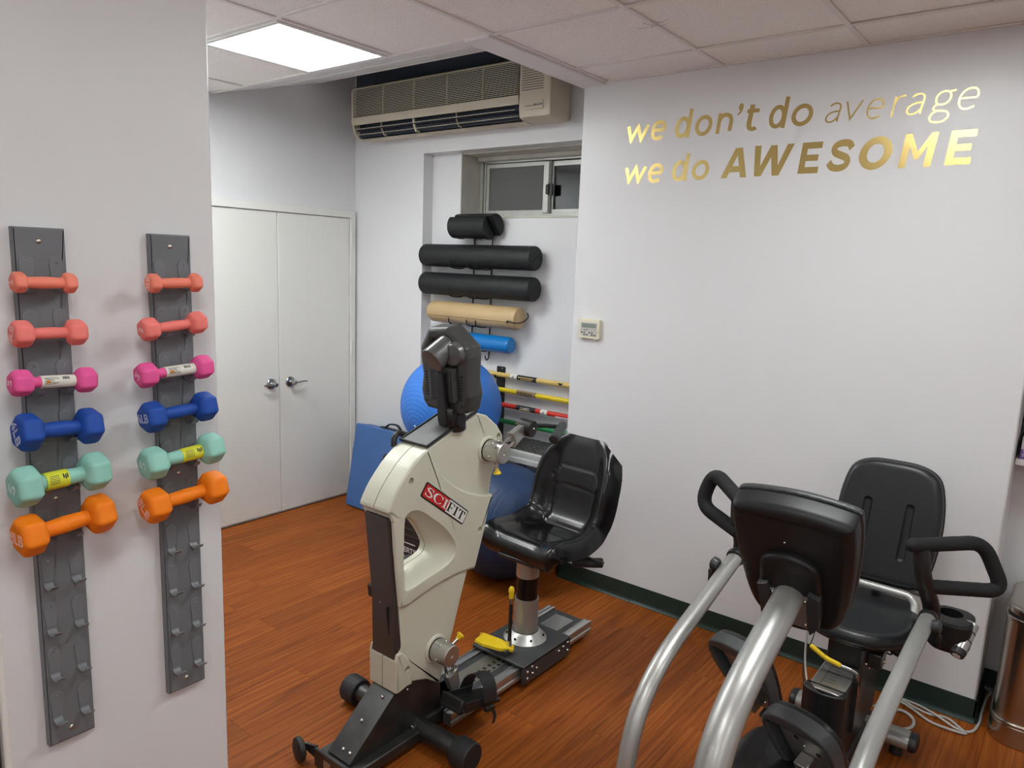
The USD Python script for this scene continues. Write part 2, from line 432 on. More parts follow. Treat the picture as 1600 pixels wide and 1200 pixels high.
def wood(name):
    """Stained plank: long grain, cathedral streaks and a tone of its own for each plank."""
    N = {'g': ('geometry', {}), 'o': ('object_info', {}),
         'off': ('combine_xyz', {}), 'k1': ('math', {'math_type': 'multiply', 'value2': 7.3}), 'k2': ('math', {'math_type': 'multiply', 'value2': 13.7}),
         'add': ('vector_math', {'math_type': 'add'}),
         'm1': ('mapping', {'scale': (38, 1.5, 1)}), 'm2': ('mapping', {'scale': (150, 3.6, 1)}), 'm3': ('mapping', {'scale': (11, 1.2, 1)}), 'm4': ('mapping', {'scale': (14, 2.4, 1)}),
         'n1': ('noise_texture', {'scale': 1.0, 'detail': 5.0, 'distortion': 1.4}), 'n2': ('noise_texture', {'scale': 1.0, 'detail': 3.0}),
         'n3': ('wave_texture', {'scale': 1.1, 'distortion': 7.0, 'detail': 3.0, 'detail_scale': 1.2}), 'n4': ('noise_texture', {'scale': 1.0, 'detail': 2.0, 'distortion': .6}),
         'r1': ('rgb_ramp', {'ramp': [(.22, (.190, .042, .006)), (.46, (.285, .072, .0095)), (.62, (.340, .097, .014)), (.82, (.41, .135, .024))]}),
         'r2': ('rgb_ramp', {'ramp': [(.30, (.80, .76, .73)), (.62, (1, 1, 1))]}),
         'r3': ('rgb_ramp', {'ramp': [(.08, (.78, .74, .70)), (.45, (1, 1, 1))]}),
         'r4': ('rgb_ramp', {'ramp': [(.26, (.52, .45, .42)), (.36, (1, 1, 1))]}),
         'x1': ('mix', {'mix_type': 'multiply', 'fac': 1.0}), 'x2': ('mix', {'mix_type': 'multiply', 'fac': .7}), 'x3': ('mix', {'mix_type': 'multiply', 'fac': .55}),
         'vr': ('map_range', {'to_min': .86, 'to_max': 1.13}), 'h': ('hsv', {}),
         'b': ('bump', {'strength': .10, 'distance': .001}), 'p': ('principled_bsdf', {'roughness': .50, 'specular_ior_level': .20})}
    L = [('o.random', 'k1.value1'), ('o.random', 'k2.value1'), ('k1.value', 'off.x'), ('k2.value', 'off.y'), ('g.position', 'add.vector1'), ('off.vector', 'add.vector2')]
    L += [('add.vector', f'm{i}.vector') for i in (1, 2, 3, 4)] + [(f'm{i}.vector', f'n{i}.vector') for i in (1, 2, 3, 4)] + [(f'n{i}.fac', f'r{i}.fac') for i in (1, 2, 3, 4)]
    L += [('r1.color', 'x1.color1'), ('r2.color', 'x1.color2'), ('x1.color', 'x2.color1'), ('r3.color', 'x2.color2'), ('x2.color', 'x3.color1'), ('r4.color', 'x3.color2'),
          ('o.random', 'vr.value'), ('vr.result', 'h.value'), ('x3.color', 'h.color'), ('h.color', 'p.base_color'), ('n2.fac', 'b.height'), ('b.normal', 'p.normal')]
    M[name] = usdkit.material(stage, f'/World/Looks/{name}', N, L, surface='p.BSDF')
wood('wood_plank')

# ================================================================== THE ROOM
XL, XD, YS, YF, YN, YW = -1.81, -4.22, 3.325, 3.51, 3.60, 3.79      # partition face, closet wall, sign wall, far wall, niche back, window
S = 'structure'
# ---- floor of planks
fl = thing('floor', kind=S)
part(fl, 'subfloor', bx(-4.5, 2.6, -3.1, 4.1, -.06, -.0032), 'floor_base')
pw, pl = .1524, .9144
col = 0
x = XD
while x < 1.0:
    off = (col * .381 + rng.uniform(-.08, .08)) % pl
    y = -.5 - off
    while y < 3.66:
        y0, y1 = max(y, .1), min(y + pl, 3.66)
        if y1 - y0 > .03:
            lim = .6 if x < -3 else (.1 if x > -1.2 else .3)
            if y1 > lim + (.9 if x < -2 else .4):
                part(fl, 'plank', bx(x + .0002, x + pw - .0002, y0 + .0002, y1 - .0002, -.0032, 0, .0005), 'wood_plank', smooth=False)
        y += pl
    x += pw; col += 1
part(fl, 'outer_planking', [bx(1.02, 2.6, -3.1, 4.1, -.0032, 0), bx(-4.5, 1.02, -3.1, .095, -.0032, 0)], 'wood_plank', smooth=False)

# ---- walls
single('wall_left', bx(XD - .1, XL, .489, 1.031, 0, 2.70, .004), 'wall_paint', kind=S)
single('trim_1', bx(XL - .014, XL + .0015, .4845, .4995, 0, 2.70, .003), 'trim_white', kind=S)
d0 = thing('door_2', kind=S)
part(d0, 'leaf', bx(-1.90, -1.845, -.42, .484, .01, 2.70, .003), 'dark_door')
single('wall_left', bx(-1.95, XL, -3.0, -.42, 0, 2.70), 'wall_paint', kind=S)
single('wall_side', [bx(-4.42, XD - .015, 1.0, 4.0, 0, 3.12)], 'wall_paint', kind=S)
single('wall_far', [bx(XD - .1, -3.55, YF, 4.05, 0, 3.12), bx(-3.55, -2.0, YF, 4.05, 2.459, 3.12), bx(-3.55, -3.30, YN, 4.05, 0, 2.459), bx(-3.30, -2.0, YN, 4.05, 0, 2.052)], 'wall_paint', kind=S)
single('wall_right', bx(-2.20, -.155, YS, 4.05, 0, 3.12, .005), 'wall_paint_satin', kind=S)
single('wall_nook', bx(-.17, 2.6, 3.647, 3.8, 0, 2.75), 'wall_paint', kind=S)
single('wall_end', bx(2.5, 2.62, -3.1, 3.8, 0, 2.75), 'wall_paint', kind=S)
single('wall_rear', bx(-4.4, 2.6, -3.12, -3.0, 0, 2.75), 'wall_paint', kind=S)

# ---- ceiling: panels on a grid, each its own part
ce = thing('ceiling', kind=S)
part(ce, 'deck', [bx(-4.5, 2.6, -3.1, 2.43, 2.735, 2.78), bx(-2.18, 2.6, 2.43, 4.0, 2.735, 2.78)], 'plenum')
def open_tile(i, j): return (i < 0 and j > 0)
for i in range(-4, 8):
    for j in range(-8, 3):
        x0, x1 = max(GX + i * T, XD), min(GX + (i + 1) * T, 2.5)
        y0, y1 = max(GY + j * T, -3.0), min(GY + (j + 1) * T, YS)
        if x1 - x0 < .05 or y1 - y0 < .05 or open_tile(i, j) or (i, j) in PANELS: continue
        if x1 < XL and y1 < 1.0: continue
        z = 2.6975 + rng.uniform(-.001, .0015)
        m = bx(x0 + .003, x1 - .003, y0 + .003, y1 - .003, z, z + .016, .002)
        v, f = m
        tilt = rng.uniform(-.003, .003, 2)
        v = v.copy(); v[:, 2] += (v[:, 0] - (x0 + x1) / 2) * tilt[0] + (v[:, 1] - (y0 + y1) / 2) * tilt[1]
        part(ce, 'tile', (v, f), 'ceiling_tile', smooth=False)
bw = .0105
for i in range(-3, 8):
    xx = GX + i * T
    if xx < 2.5: part(ce, 'grid_bar', bx(xx - bw, xx + bw, (-3.0 if i > -1 else 1.0), (YS if i >= 1 else (YS if i == 0 else GY + T + bw)), 2.6915, 2.699, .001), 'ceiling_grid', smooth=False)
for j in range(-7, 3):
    yy = GY + j * T
    part(ce, 'grid_bar', bx((XD if 1.0 < yy < 2.5 else (-2.06 if j == 2 else XL)), 2.5, yy - bw, yy + bw, 2.692, 2.6985, .001), 'ceiling_grid', smooth=False)
part(ce, 'edge_bar', bx(-2.05, -.155, YS - .018, YS, 2.691, 2.6975, .001), 'ceiling_grid', smooth=False)
# the raised strip that makes room for the air conditioner
part(ce, 'soffit_board', bx(-2.215, GX - bw - .003, 2.412, YS + .02, 2.682, 2.70, .003), 'soffit')
part(ce, 'soffit_board', bx(-2.215, -2.195, 2.43, YF, 2.70, 3.11, .002), 'soffit')
sl = math.atan2(.205, .73); cs_, sn_ = math.cos(sl), math.sin(sl)
for a, b in ((-4.235, -3.283), (-3.277, -2.672), (-2.666, -2.196)):
    part(ce, 'sloped_panel', obox(((a + b) / 2, 2.435 + .38 * cs_, 2.704 + .38 * sn_), (1, 0, 0), (0, cs_, sn_), (0, -sn_, cs_), b - a, .755, .012, .002), 'soffit')
part(ce, 'grid_bar', obox((-3.2, 2.435 + .33 * cs_, 2.696 + .33 * sn_), (1, 0, 0), (0, cs_, sn_), (0, -sn_, cs_), 2.0, .02, .006, .001), 'ceiling_grid', smooth=False)
part(ce, 'grid_bar', obox((-3.2, 2.435 + .745 * cs_, 2.697 + .745 * sn_), (1, 0, 0), (0, cs_, sn_), (0, -sn_, cs_), 2.0, .022, .008, .001), 'ceiling_grid', smooth=False)
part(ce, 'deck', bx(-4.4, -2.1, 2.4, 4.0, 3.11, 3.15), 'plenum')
part(ce, 'plenum_lining', bx(-4.215, -2.218, 3.500, 3.509, 2.80, 3.10), 'plenum')  # dark sheet on the wall paints in the shade above the air conditioner
part(ce, 'plenum_lining', bx(-4.215, -2.218, 2.45, 3.509, 3.085, 3.105), 'plenum')  # top of the well, coloured dark for the same shade

LAB = {0: 'glowing square ceiling light panel in front of the air conditioner', 1: 'square ceiling light panel above the black recumbent stepper', 2: 'added ceiling light panel, unseen behind the white wall with the hook boards'}  # the panel behind the partition is unseen, added to brighten the alcove
REARLAB = {3: 'square ceiling light panel above the place of the photographer', 4: 'square ceiling light panel on the right near the trash can wall', 5: 'square ceiling light panel on the right, mid room', 6: 'added unseen ceiling light panel at the rear left', 7: 'added unseen ceiling light panel at the rear middle', 8: 'added unseen ceiling light panel at the rear right'}  # the rear row is unseen, added to throw more light on the walls
for k, (i, j) in enumerate(PANELS):
    x0, y0 = GX + i * T, GY + j * T; x1, y1 = x0 + T, y0 + T
    c = thing('ceiling_light', LAB.get(k) or REARLAB[k], 'ceiling light', ((x0 + x1) / 2, (y0 + y1) / 2, 2.69))
    q = .016
    fr = sbox(x0 + .012, y0 + .012, x1 - .012, y1 - .012).difference(sbox(x0 + .034, y0 + .034, x1 - .034, y1 - .034))
    part(c, 'frame', prism(fr, 2.686, 2.706, .003), 'frame_white')
    part(c, 'diffuser', bx(x0 + .03, x1 - .03, y0 + .03, y1 - .03, 2.691, 2.699), f'panel_light_{k}', smooth=False)

# ---- dark green cove baseboards
def cove(a, b, wall, axis, sgn):
    pr = [(0, 0), (0, .098), (.004, .10), (.006, .096), (.006, .024), (.010, .012), (.018, .003), (.018, 0)]
    if axis == 'x': return prism([(wall + sgn * p, z) for p, z in pr], a, b, plane='yz')
    v, f = prism([(wall + sgn * p, z) for p, z in pr], -b, -a, plane='xz'); return v, f
bb = thing('baseboard_right', kind=S)
for a, b in ((-2.206, -1.7285), (-1.727, -1.031), (-1.0295, -.149)):
    part(bb, 'segment', cove(a, b, YS, 'x', -1), 'baseboard', smooth=30)
part(bb, 'segment', cove(YS - .006, YF, -2.20, 'y', -1), 'baseboard', smooth=30)
part(bb, 'segment', cove(YS - .006, 3.647, -.155, 'y', 1), 'baseboard', smooth=30)
bb2 = thing('baseboard_nook', kind=S)
part(bb2, 'segment', cove(-.15, 2.5, 3.647, 'x', -1), 'baseboard', smooth=30)

# ---- closet double door
dr = thing('door_1', kind=S)
fx = XD + .012
part(dr, 'frame', prism(Polygon([(2.20, 0), (2.20, 2.097), (3.489, 2.097), (3.489, 0), (3.447, 0), (3.447, 2.047), (2.244, 2.047), (2.244, 0)]), XD - .03, fx, 0, .003, 'yz'), 'door_white')
part(dr, 'gap', bx(XD - .028, XD - .018, 2.24, 3.45, 0, 2.05), 'black_gap')
for a, b in ((2.247, 2.8485), (2.8515, 3.4435)):
    lf = part(dr, 'leaf', bx(XD - .03, XD, a, b, .014, 2.043, .0025), 'door_white')
    for yy in ((2.30, 2.50, 2.66, 2.828) if a < 2.5 else (2.872, 3.03, 3.22, 3.40)):
        part(lf, 'screw', sphere((XD, yy, .05), .0055, 1), 'hinge_white')
for yc, s, L in ((2.784, -1, .078), (2.932, 1, .105)):
    h = part(dr, 'lever_handle', lathe([(.036, 0), (.036, .006), (.031, .012), (.017, .015), (.0125, .02), (.0125, .045), (.015, .048), (.015, .062), (.012, .066)], (XD, yc, .917), (1, 0, 0), 28), 'lever_chrome')
    arm = spline([(XD + .055, yc, .917), (XD + .057, yc + s * .03, .918), (XD + .050, yc + s * L * .7, .919), (XD + .046, yc + s * L, .917)], 5)
    part(h, 'lever', tube(arm, .006, 10, rb=np.linspace(.0145, .009, len(arm)), up=(1, 0, 0)), 'lever_chrome')
for z in (1.905, 1.115, .32):
    hg = part(dr, 'hinge', [cyl((fx + .004, 3.4465, z - .05), (fx + .004, 3.4465, z + .05), .0095, n=12), bx(fx - .001, fx + .002, 3.447, 3.47, z - .05, z + .05, .001)], 'hinge_white')
    part(hg, 'pin_cap', cyl((fx + .004, 3.4465, z - .058), (fx + .004, 3.4465, z - .05), .006, n=10), 'hinge_white')

# ---- basement window in the niche
wn = thing('window_1', kind=S)
part(wn, 'reveal', bx(-3.30, -3.292, YN - .001, YW + .02, 2.052, 2.459, .002), 'reveal')
part(wn, 'reveal', bx(-3.30, -2.0, YN + .01, YW + .02, 2.449, 2.4595, .002), 'reveal')
part(wn, 'sill', bx(-3.30, -2.0, YN - .002, YW + .06, 2.045, 2.058, .002), 'reveal')
part(wn, 'header_trim', bx(-3.292, -2.0, YW - .04, YW, 2.425, 2.449, .002), 'reveal')
def wframe(x0, x1, z0, z1, w, wt, y0, y1): return prism(sbox(x0, z0, x1, z1).difference(sbox(x0 + w, z0 + wt, x1 - w, z1 - wt)), -y1, -y0, .002, .002, 'xz')
part(wn, 'outer_frame', wframe(-3.290, -2.0, 2.060, 2.440, .022, .016, YW - .012, YW + .05), 'aluminium_frame')
part(wn, 'outer_frame', wframe(-3.264, -2.04, 2.074, 2.424, .012, .012, YW + .002, YW + .05), 'aluminium_frame')
part(wn, 'sash_frame', wframe(-3.250, -2.732, 2.085, 2.408, .024, .026, YW + .008, YW + .028), 'aluminium_frame')
part(wn, 'sash_frame', wframe(-2.745, -2.06, 2.085, 2.408, .024, .030, YW + .032, YW + .05), 'aluminium_frame')
part(wn, 'mullion', bx(-2.777, -2.735, YW - .001, YW + .03, 2.09, 2.404, .003), 'aluminium_frame')
part(wn, 'insect_screen', bx(-3.228, -2.775, YW + .022, YW + .0235, 2.109, 2.384), 'screen_grey', smooth=False)
part(wn, 'pane', bx(-2.722, -2.084, YW + .04, YW + .043, 2.114, 2.379), 'pane', smooth=False)
part(wn, 'latch', [bx(-2.748, -2.722, YW - .016, YW + .002, 2.205, 2.262, .004), bx(-2.74, -2.70, YW - .008, YW + .004, 2.20, 2.268, .003)], 'latch_black')
part(wn, 'window_well', bx(-3.4, -1.9, 4.0, 4.04, 1.9, 2.6), 'night')

# ================================================================== ON THE WALLS
# ---- air conditioner
ax0, ax1, ay, az0, az1 = -4.02, -2.397, 3.30, 2.555, 2.885
ac = thing('air_conditioner', 'old beige wall air conditioner with louvered grille above the niche', 'air conditioner', (-3.2, 3.41, az0))
prof = [(YF, az1), (YF, az0 + .01), (3.47, az0), (ay + .04, az0), (ay + .012, az0 + .012), (ay + .004, az0 + .06), (ay + .004, az1 - .03), (ay + .03, az1)]
spx = -2.61                                                    # where the right-hand cheek begins
part(ac, 'cheek', prism(prof, spx, ax1, .004, .022, 'yz'), 'ac_beige')
back = [(YF, az1), (YF, az0 + .045), (3.44, az0 + .015), (3.40, az0 + .012), (3.40, az0 + .11), (3.34, az0 + .125), (3.34, az1)]
part(ac, 'body', [prism(back, ax0, spx, 0, 0, 'yz'), prism([(3.40, az1 - .012), (3.40, az1), (ay + .03, az1), (ay + .004, az1 - .014), (ay + .012, az1 - .018)], ax0, spx, 0, 0, 'yz')], 'ac_beige')
part(ac, 'side_panel', prism([(YF, az1), (YF, az0 + .04), (3.45, az0 + .004), (3.40, az0), (3.36, az0 + .006), (3.325, az0 + .04), (ay + .01, az0 + .09), (ay + .004, az0 + .10), (ay + .004, az1 - .03), (ay + .03, az1)], ax0 - .012, ax0 + .006, .003, .001, 'yz'), 'ac_beige')
part(ac, 'grille_backing', bx(ax0 + .006, spx, 3.332, 3.342, az0 + .125, az1 - .01), 'ac_dark')
part(ac, 'front_band', prism([(ay + .002, az0 + .082), (ay, az0 + .128), (ay + .01, az0 + .13), (ay + .04, az0 + .12), (ay + .04, az0 + .088)], ax0 + .006, spx - .002, .001, .001, 'yz'), 'ac_beige')
ns = 19
for k in range(ns):
    z = az0 + .134 + (az1 - az0 - .152) * k / (ns - 1)
    part(ac, 'slat', obox(((ax0 + spx) / 2, ay + .014, z), (1, 0, 0), unit((0, 1, .35)), unit((0, -.35, 1)), spx - ax0 - .012, .022, .0042, .001), 'ac_beige', smooth=False)
for k in range(1, 5):
    xx = ax0 + (spx - ax0) * k / 5
    part(ac, 'grille_rib', bx(xx - .0018, xx + .0018, ay + .016, ay + .028, az0 + .128, az1 - .012), 'ac_beige', smooth=False)
for k in range(14):
    z = az0 + .150 + .0125 * k
    part(ac, 'cheek_groove', bx(spx + .018, ax1 - .05, ay + .001, ay + .0046, z, z + .0028), 'ac_print', smooth=False)
part(ac, 'outlet', bx(ax0 + .006, spx, 3.365, 3.40, az0 + .012, az0 + .10), 'ac_dark')
for yy, zz in ((3.322, az0 + .052), (3.352, az0 + .022)):
    part(ac, 'louver', obox(((ax0 + spx) / 2, yy, zz), (1, 0, 0), unit((0, 1, -.25)), unit((0, .25, 1)), spx - ax0 - .05, .036, .003, .001), 'ac_dark', smooth=False)
    part(ac, 'louver_edge', obox(((ax0 + spx) / 2, yy - .018, zz + .004), (1, 0, 0), (0, 1, 0), (0, 0, 1), spx - ax0 - .05, .003, .003), 'ac_beige', smooth=False)
for xx, w in ((ax0 + .27, .0015), (ax0 + .57, .0065), (ax0 + .93, .0015)):
    part(ac, 'vane_bracket', prism([(3.31, az0 + .086), (3.318, az0 + .04), (3.34, az0 + .006), (3.372, az0 + .004), (3.372, az0 + .015), (3.345, az0 + .02), (3.328, az0 + .05), (3.325, az0 + .086)], xx - w, xx + w, .001, .001, 'yz'), 'ac_beige')
part(ac, 'bottom_lip', prism([(3.362, az0 + .001), (3.40, az0 - .006), (3.46, az0 - .002), (YF, az0 + .03), (YF, az0 + .045), (3.43, az0 + .014)], ax0, spx, .001, .001, 'yz'), 'ac_beige')
bdg = part(ac, 'badge', prism(rrect(spx + .05, az0 + .045, ax1 - .045, az0 + .093, .004), -ay - .002, -ay + .001, 0, .001, 'xz'), 'ac_beige')
t1 = affinity.translate(centre(text_poly('MITSUBISHI ELECTRIC', .006)), spx + .092, az0 + .066)
t2 = affinity.translate(centre(text_poly('Mr.SLIM', .011, True)), ax1 - .078, az0 + .070)
part(bdg, 'badge_lettering', prism(t1, -ay + .0005, -ay + .0016, plane='xz'), 'ac_print', smooth=False)
part(bdg, 'badge_lettering', prism(t2, -ay + .0005, -ay + .0018, plane='xz'), 'ac_print', smooth=False)

# ---- gold lettering on the wall
sg = thing('wall_lettering', 'gold foil slogan lettering spread over two lines on the white wall', 'wall lettering', (-1.2, YS, 2.28))
def stroke(pts, n=7, curve=True): return spline(pts, n) if curve else np.array(pts, float)
THIN = {
 'a': [stroke([(.16, .86), (.32, .965), (.58, 1.0), (.80, .93), (.90, .76), (.88, .5), (.86, .2), (.88, 0)]), stroke([(.88, .56), (.60, .56), (.30, .50), (.08, .36), (.04, .18), (.16, .04), (.36, .0), (.62, .06), (.86, .26)])],
 'v': [stroke([(.0, 1), (.46, .0), (1, 1)], curve=False)],
 'e': [stroke([(.07, .53), (.93, .53)], curve=False), stroke([(.93, .53), (.92, .76), (.76, .95), (.52, 1.0), (.26, .92), (.09, .70), (.06, .46), (.14, .20), (.34, .03), (.58, .0), (.90, .11)])],
 'r': [stroke([(.08, 1), (.08, 0)], curve=False), stroke([(.08, .62), (.25, .86), (.55, .98), (1.0, .99)])],
 'g': [stroke([(.50, .99), (.26, .94), (.14, .79), (.22, .62), (.46, .56), (.72, .62), (.82, .79), (.72, .94), (.50, .99)]), stroke([(.68, .965), (1.0, .985)], curve=False),
       stroke([(.27, .60), (.13, .50), (.16, .41), (.36, .37), (.70, .35), (.90, .26), (.90, .14), (.74, .03), (.46, .0), (.18, .04), (.06, .15), (.12, .28), (.30, .37)])]}
WORDS = [('w', -1.93, -1.803, 2.384, 2.479, 0), ('e', -1.795, -1.717, 2.389, 2.484, 0), ('d', -1.668, -1.58, 2.39, 2.522, 0), ('o', -1.565, -1.481, 2.393, 2.487, 0), ('n', -1.463, -1.382, 2.396, 2.488, 0), ('’', -1.364, -1.338, 2.470, 2.522, 0),
 ('t', -1.319, -1.264, 2.397, 2.512, 0), ('d', -1.218, -1.133, 2.399, 2.530, 0), ('o', -1.120, -1.030, 2.401, 2.493, 0), ('a', -.979, -.917, 2.404, 2.485, 1), ('v', -.900, -.832, 2.405, 2.486, 1), ('e', -.819, -.754, 2.405, 2.486, 1),
 ('r', -.728, -.677, 2.406, 2.488, 1), ('a', -.673, -.608, 2.408, 2.490, 1), ('g', -.590, -.505, 2.370, 2.491, 1), ('e', -.496, -.428, 2.411, 2.493, 1),
 ('w', -1.928, -1.804, 2.186, 2.281, 0), ('e', -1.797, -1.717, 2.188, 2.282, 0), ('d', -1.668, -1.58, 2.191, 2.320, 0), ('o', -1.565, -1.479, 2.193, 2.285, 0), ('A', -1.42, -1.299, 2.197, 2.328, 2), ('W', -1.269, -1.095, 2.199, 2.331, 2),
 ('E', -1.072, -.976, 2.202, 2.331, 2), ('S', -.955, -.849, 2.204, 2.334, 2), ('O', -.828, -.705, 2.205, 2.336, 2), ('M', -.679, -.546, 2.207, 2.337, 2), ('E', -.516, -.417, 2.210, 2.338, 2)]
def ell(cx, cy, rx, ry, n=40): return np.array([(cx + rx * math.cos(a), cy + ry * math.sin(a)) for a in np.linspace(0, 2 * PI, n)])
MID = {
 'w': [np.array([(0, 1), (.25, 0), (.5, .93), (.75, 0), (1, 1)], float)],
 'e': [np.array([(.03, .51), (.985, .51)]), stroke([(.985, .51), (.93, .80), (.75, .96), (.50, 1.0), (.22, .92), (.04, .70), (.0, .46), (.07, .20), (.28, .03), (.55, .0), (.92, .09)])],
 'd': [ell(.47, .36, .47, .36), np.array([(1, 0), (1, 1)], float), np.array([(.93, .36), (1, .36)])],
 'o': [ell(.5, .5, .5, .5)],
 'n': [np.array([(0, 0), (0, 1)], float), stroke([(0, .62), (.12, .86), (.36, .99), (.66, .98), (.90, .84), (1, .58), (1, .3), (1, 0)])],
 't': [stroke([(.36, 1), (.36, .6), (.36, .28), (.42, .10), (.60, .01), (.80, .0), (1, .05)]), np.array([(0, .745), (1, .745)])]}
BIG = {
 'A': Polygon([(0, 0), (.365, 1), (.635, 1), (1, 0), (.765, 0), (.70, .19), (.30, .19), (.235, 0)], [[(.37, .385), (.63, .385), (.50, .765)]]),
 'W': Polygon([(0, 1), (.165, 1), (.275, .32), (.42, .985), (.58, .985), (.725, .32), (.835, 1), (1, 1), (.815, 0), (.64, 0), (.5, .62), (.36, 0), (.185, 0)]),
 'E': Polygon([(0, 0), (1, 0), (1, .205), (.30, .205), (.30, .40), (.90, .40), (.90, .60), (.30, .60), (.30, .795), (1, .795), (1, 1), (0, 1)]),
 'M': Polygon([(0, 0), (.225, 0), (.225, .62), (.44, .24), (.56, .24), (.775, .62), (.775, 0), (1, 0), (1, 1), (.80, 1), (.5, .47), (.20, 1), (0, 1)]),
 'O': Polygon(ell(.5, .5, .5, .5)).difference(Polygon(ell(.5, .5, .255, .285))),
 'S': LineString(stroke([(.90, .72), (.76, .87), (.5, .905), (.26, .85), (.17, .72), (.27, .59), (.5, .51), (.74, .42), (.83, .28), (.72, .14), (.47, .095), (.22, .14), (.05, .29)])).buffer(.112, cap_style=2, join_style=1)}
for ch, x0, x1, z0, z1, w in WORDS:
    if w == 2:
        g = BIG[ch]
    elif ch == '’':
        g = Point(.55, .72).buffer(.30).union(Polygon(list(spline([(.85, .74), (.82, .48), (.62, .18), (.28, .0)], 5)) + list(spline([(.22, .10), (.42, .28), (.50, .46), (.48, .6)], 5))).buffer(0))
    else:
        hw = .0034 if w == 1 else (.0078 if ch == 't' else .0090)
        L_ = [np.column_stack([s[:, 0] + (.16 if w == 1 else .13) * s[:, 1] * (z1 - z0) / (x1 - x0), s[:, 1]]) for s in (THIN if w == 1 else MID)[ch]]
        a = np.vstack(L_); lo, hi = a.min(0), a.max(0)
        L_ = [(s - lo) / (hi - lo) * [x1 - x0 - 2 * hw, z1 - z0 - 2 * hw] + [x0 + hw, z0 + hw] for s in L_]
        g = unary_union([LineString(s).buffer(hw, cap_style=2, join_style=2 if ch in 'wv' else 1, mitre_limit=2.2, quad_segs=3) for s in L_])
        if w == 0 and ch in 'dnt': g = unary_union([g] + [LineString([s[0], s[-1]]).buffer(hw, cap_style=3) for s in L_ if len(s) == 2 and abs(s[0, 1] - s[1, 1]) > .05])
    if w == 2 or ch == '’': g = affinity.affine_transform(g, [1, .15, 0, 1, 0, 0])
    b = g.bounds
    g = affinity.affine_transform(g, [(x1 - x0) / (b[2] - b[0]), 0, 0, (z1 - z0) / (b[3] - b[1]), x0 - b[0] * (x1 - x0) / (b[2] - b[0]), z0 - b[1] * (z1 - z0) / (b[3] - b[1])])
    part(sg, 'letter', prism(g.simplify(.0001), -YS, -YS + .0006, plane='xz'), 'gold', smooth=False)

# ---- thermostat
th = thing('thermostat', 'small cream wall thermostat with grey display at the edge of the wall', 'thermostat', (-2.075, YS, 1.386))
tx0, tx1, tz0, tz1 = -2.142, -2.014, 1.390, 1.495
def fz(p, y0, y1, b=0.0): return prism(p, -YS + y0, -YS + y1, 0, b, 'xz')
part(th, 'case', fz(rrect(tx0, tz0, tx1, tz1, .006), 0, .022, .004), 'thermostat')
part(th, 'face', fz(rrect(tx0 + .013, tz0 + .014, tx1 - .013, tz1 - .018, .002), .021, .0232, .0006), 'thermostat_face')
part(th, 'display', fz(sbox(tx0 + .02, tz1 - .046, tx1 - .02, tz1 - .024), .0225, .0238), 'lcd')
part(th, 'flap_seam', fz(sbox(tx0 + .001, tz0 + .0385, tx0 + .014, tz0 + .0400).union(sbox(tx1 - .014, tz0 + .0385, tx1 - .001, tz0 + .04)), .021, .0225), 'print_black')
for r_ in range(2):
    for c_ in range(6):
        part(th, 'button', fz(rrect(tx0 + .0175 + c_ * .0158, tz0 + .0175 + r_ * .0115, tx0 + .0275 + c_ * .0158, tz0 + .0235 + r_ * .0115, .001), .023, .0245, .0005), 'ac_print' if (r_ + c_) % 3 else 'thermostat')
part(th, 'arrow_mark', fz(Polygon([(tx0 + .037, tz0 + .044), (tx0 + .045, tz0 + .044), (tx0 + .041, tz0 + .051)]).union(Polygon([(tx0 + .050, tz0 + .051), (tx0 + .058, tz0 + .051), (tx0 + .054, tz0 + .044)])), .0228, .024), 'print_black')
part(th, 'hinge_clip', [bx(xx, xx + .012, YS - .020, YS - .004, tz0 - .006, tz0 + .002, .001) for xx in (tx0 + .012, tx1 - .03)], 'thermostat')

# ---- two boards of hooks
def hook(parent, yc, zt):
    w = .0145
    pl_ = Polygon([(yc - w * .72, zt - .062), (yc + w * .72, zt - .062), (yc + w, zt - w), (yc - w, zt - w)]).union(Point(yc, zt - w).buffer(w, quad_segs=6))
    hp = part(parent, 'hook', prism(pl_, XL + .0175, XL + .0205, 0, .001, 'yz'), 'hook_grey')
    prf = spline([(XL + .0185, zt - .058), (XL + .020, zt - .068), (XL + .027, zt - .0745), (XL + .038, zt - .075), (XL + .050, zt - .070), (XL + .057, zt - .062)], 4)
    w_ = np.interp(np.arange(len(prf)), [0, len(prf) - 1], [w * .72, w * .5])
    P_ = np.stack([np.stack([np.array([p[0], yc + s * q, p[1]]) for s in (-1, -.33, .33, 1)]) for p, q in zip(prf, w_)])
    part(hp, 'hook_lip', grid_surface(P_, .002), 'hook_grey')
    part(hp, 'pin', sphere((XL + .0207, yc + .001, zt - .012), .0018, 1), 'steel_screw' if rng.random() < .4 else 'rack_grey')
ROWS = [1.188 - .1125 * 4 + .1125 * k for k in range(10)]
HOOKX = XL + .040
for yb, lab in ((.570, 'tall grey board of hooks on the wall, the nearer left one'), (.857, 'tall grey board of hooks nearer the corner of the white wall')):
    hb = thing('hook_board', lab, 'hook board', (XL + .009, yb + .0505, .602))
    b_ = part(hb, 'board', prism(rrect(yb, .602, yb + .1015, 1.812, .002), XL, XL + .018, 0, .004, 'yz'), 'rack_grey')
    for yy in (yb + .0215, yb + .080):
        for z in ROWS: hook(hb, yy, z)
    for zz in (1.783, 1.207, .632):
        sc = part(hb, 'screw', lathe([(.0055, 0), (.0055, .001), (.004, .0028), (.0015, .0034)], (XL + .018, yb + .0485, zz), (1, 0, 0), 12), 'steel_screw')

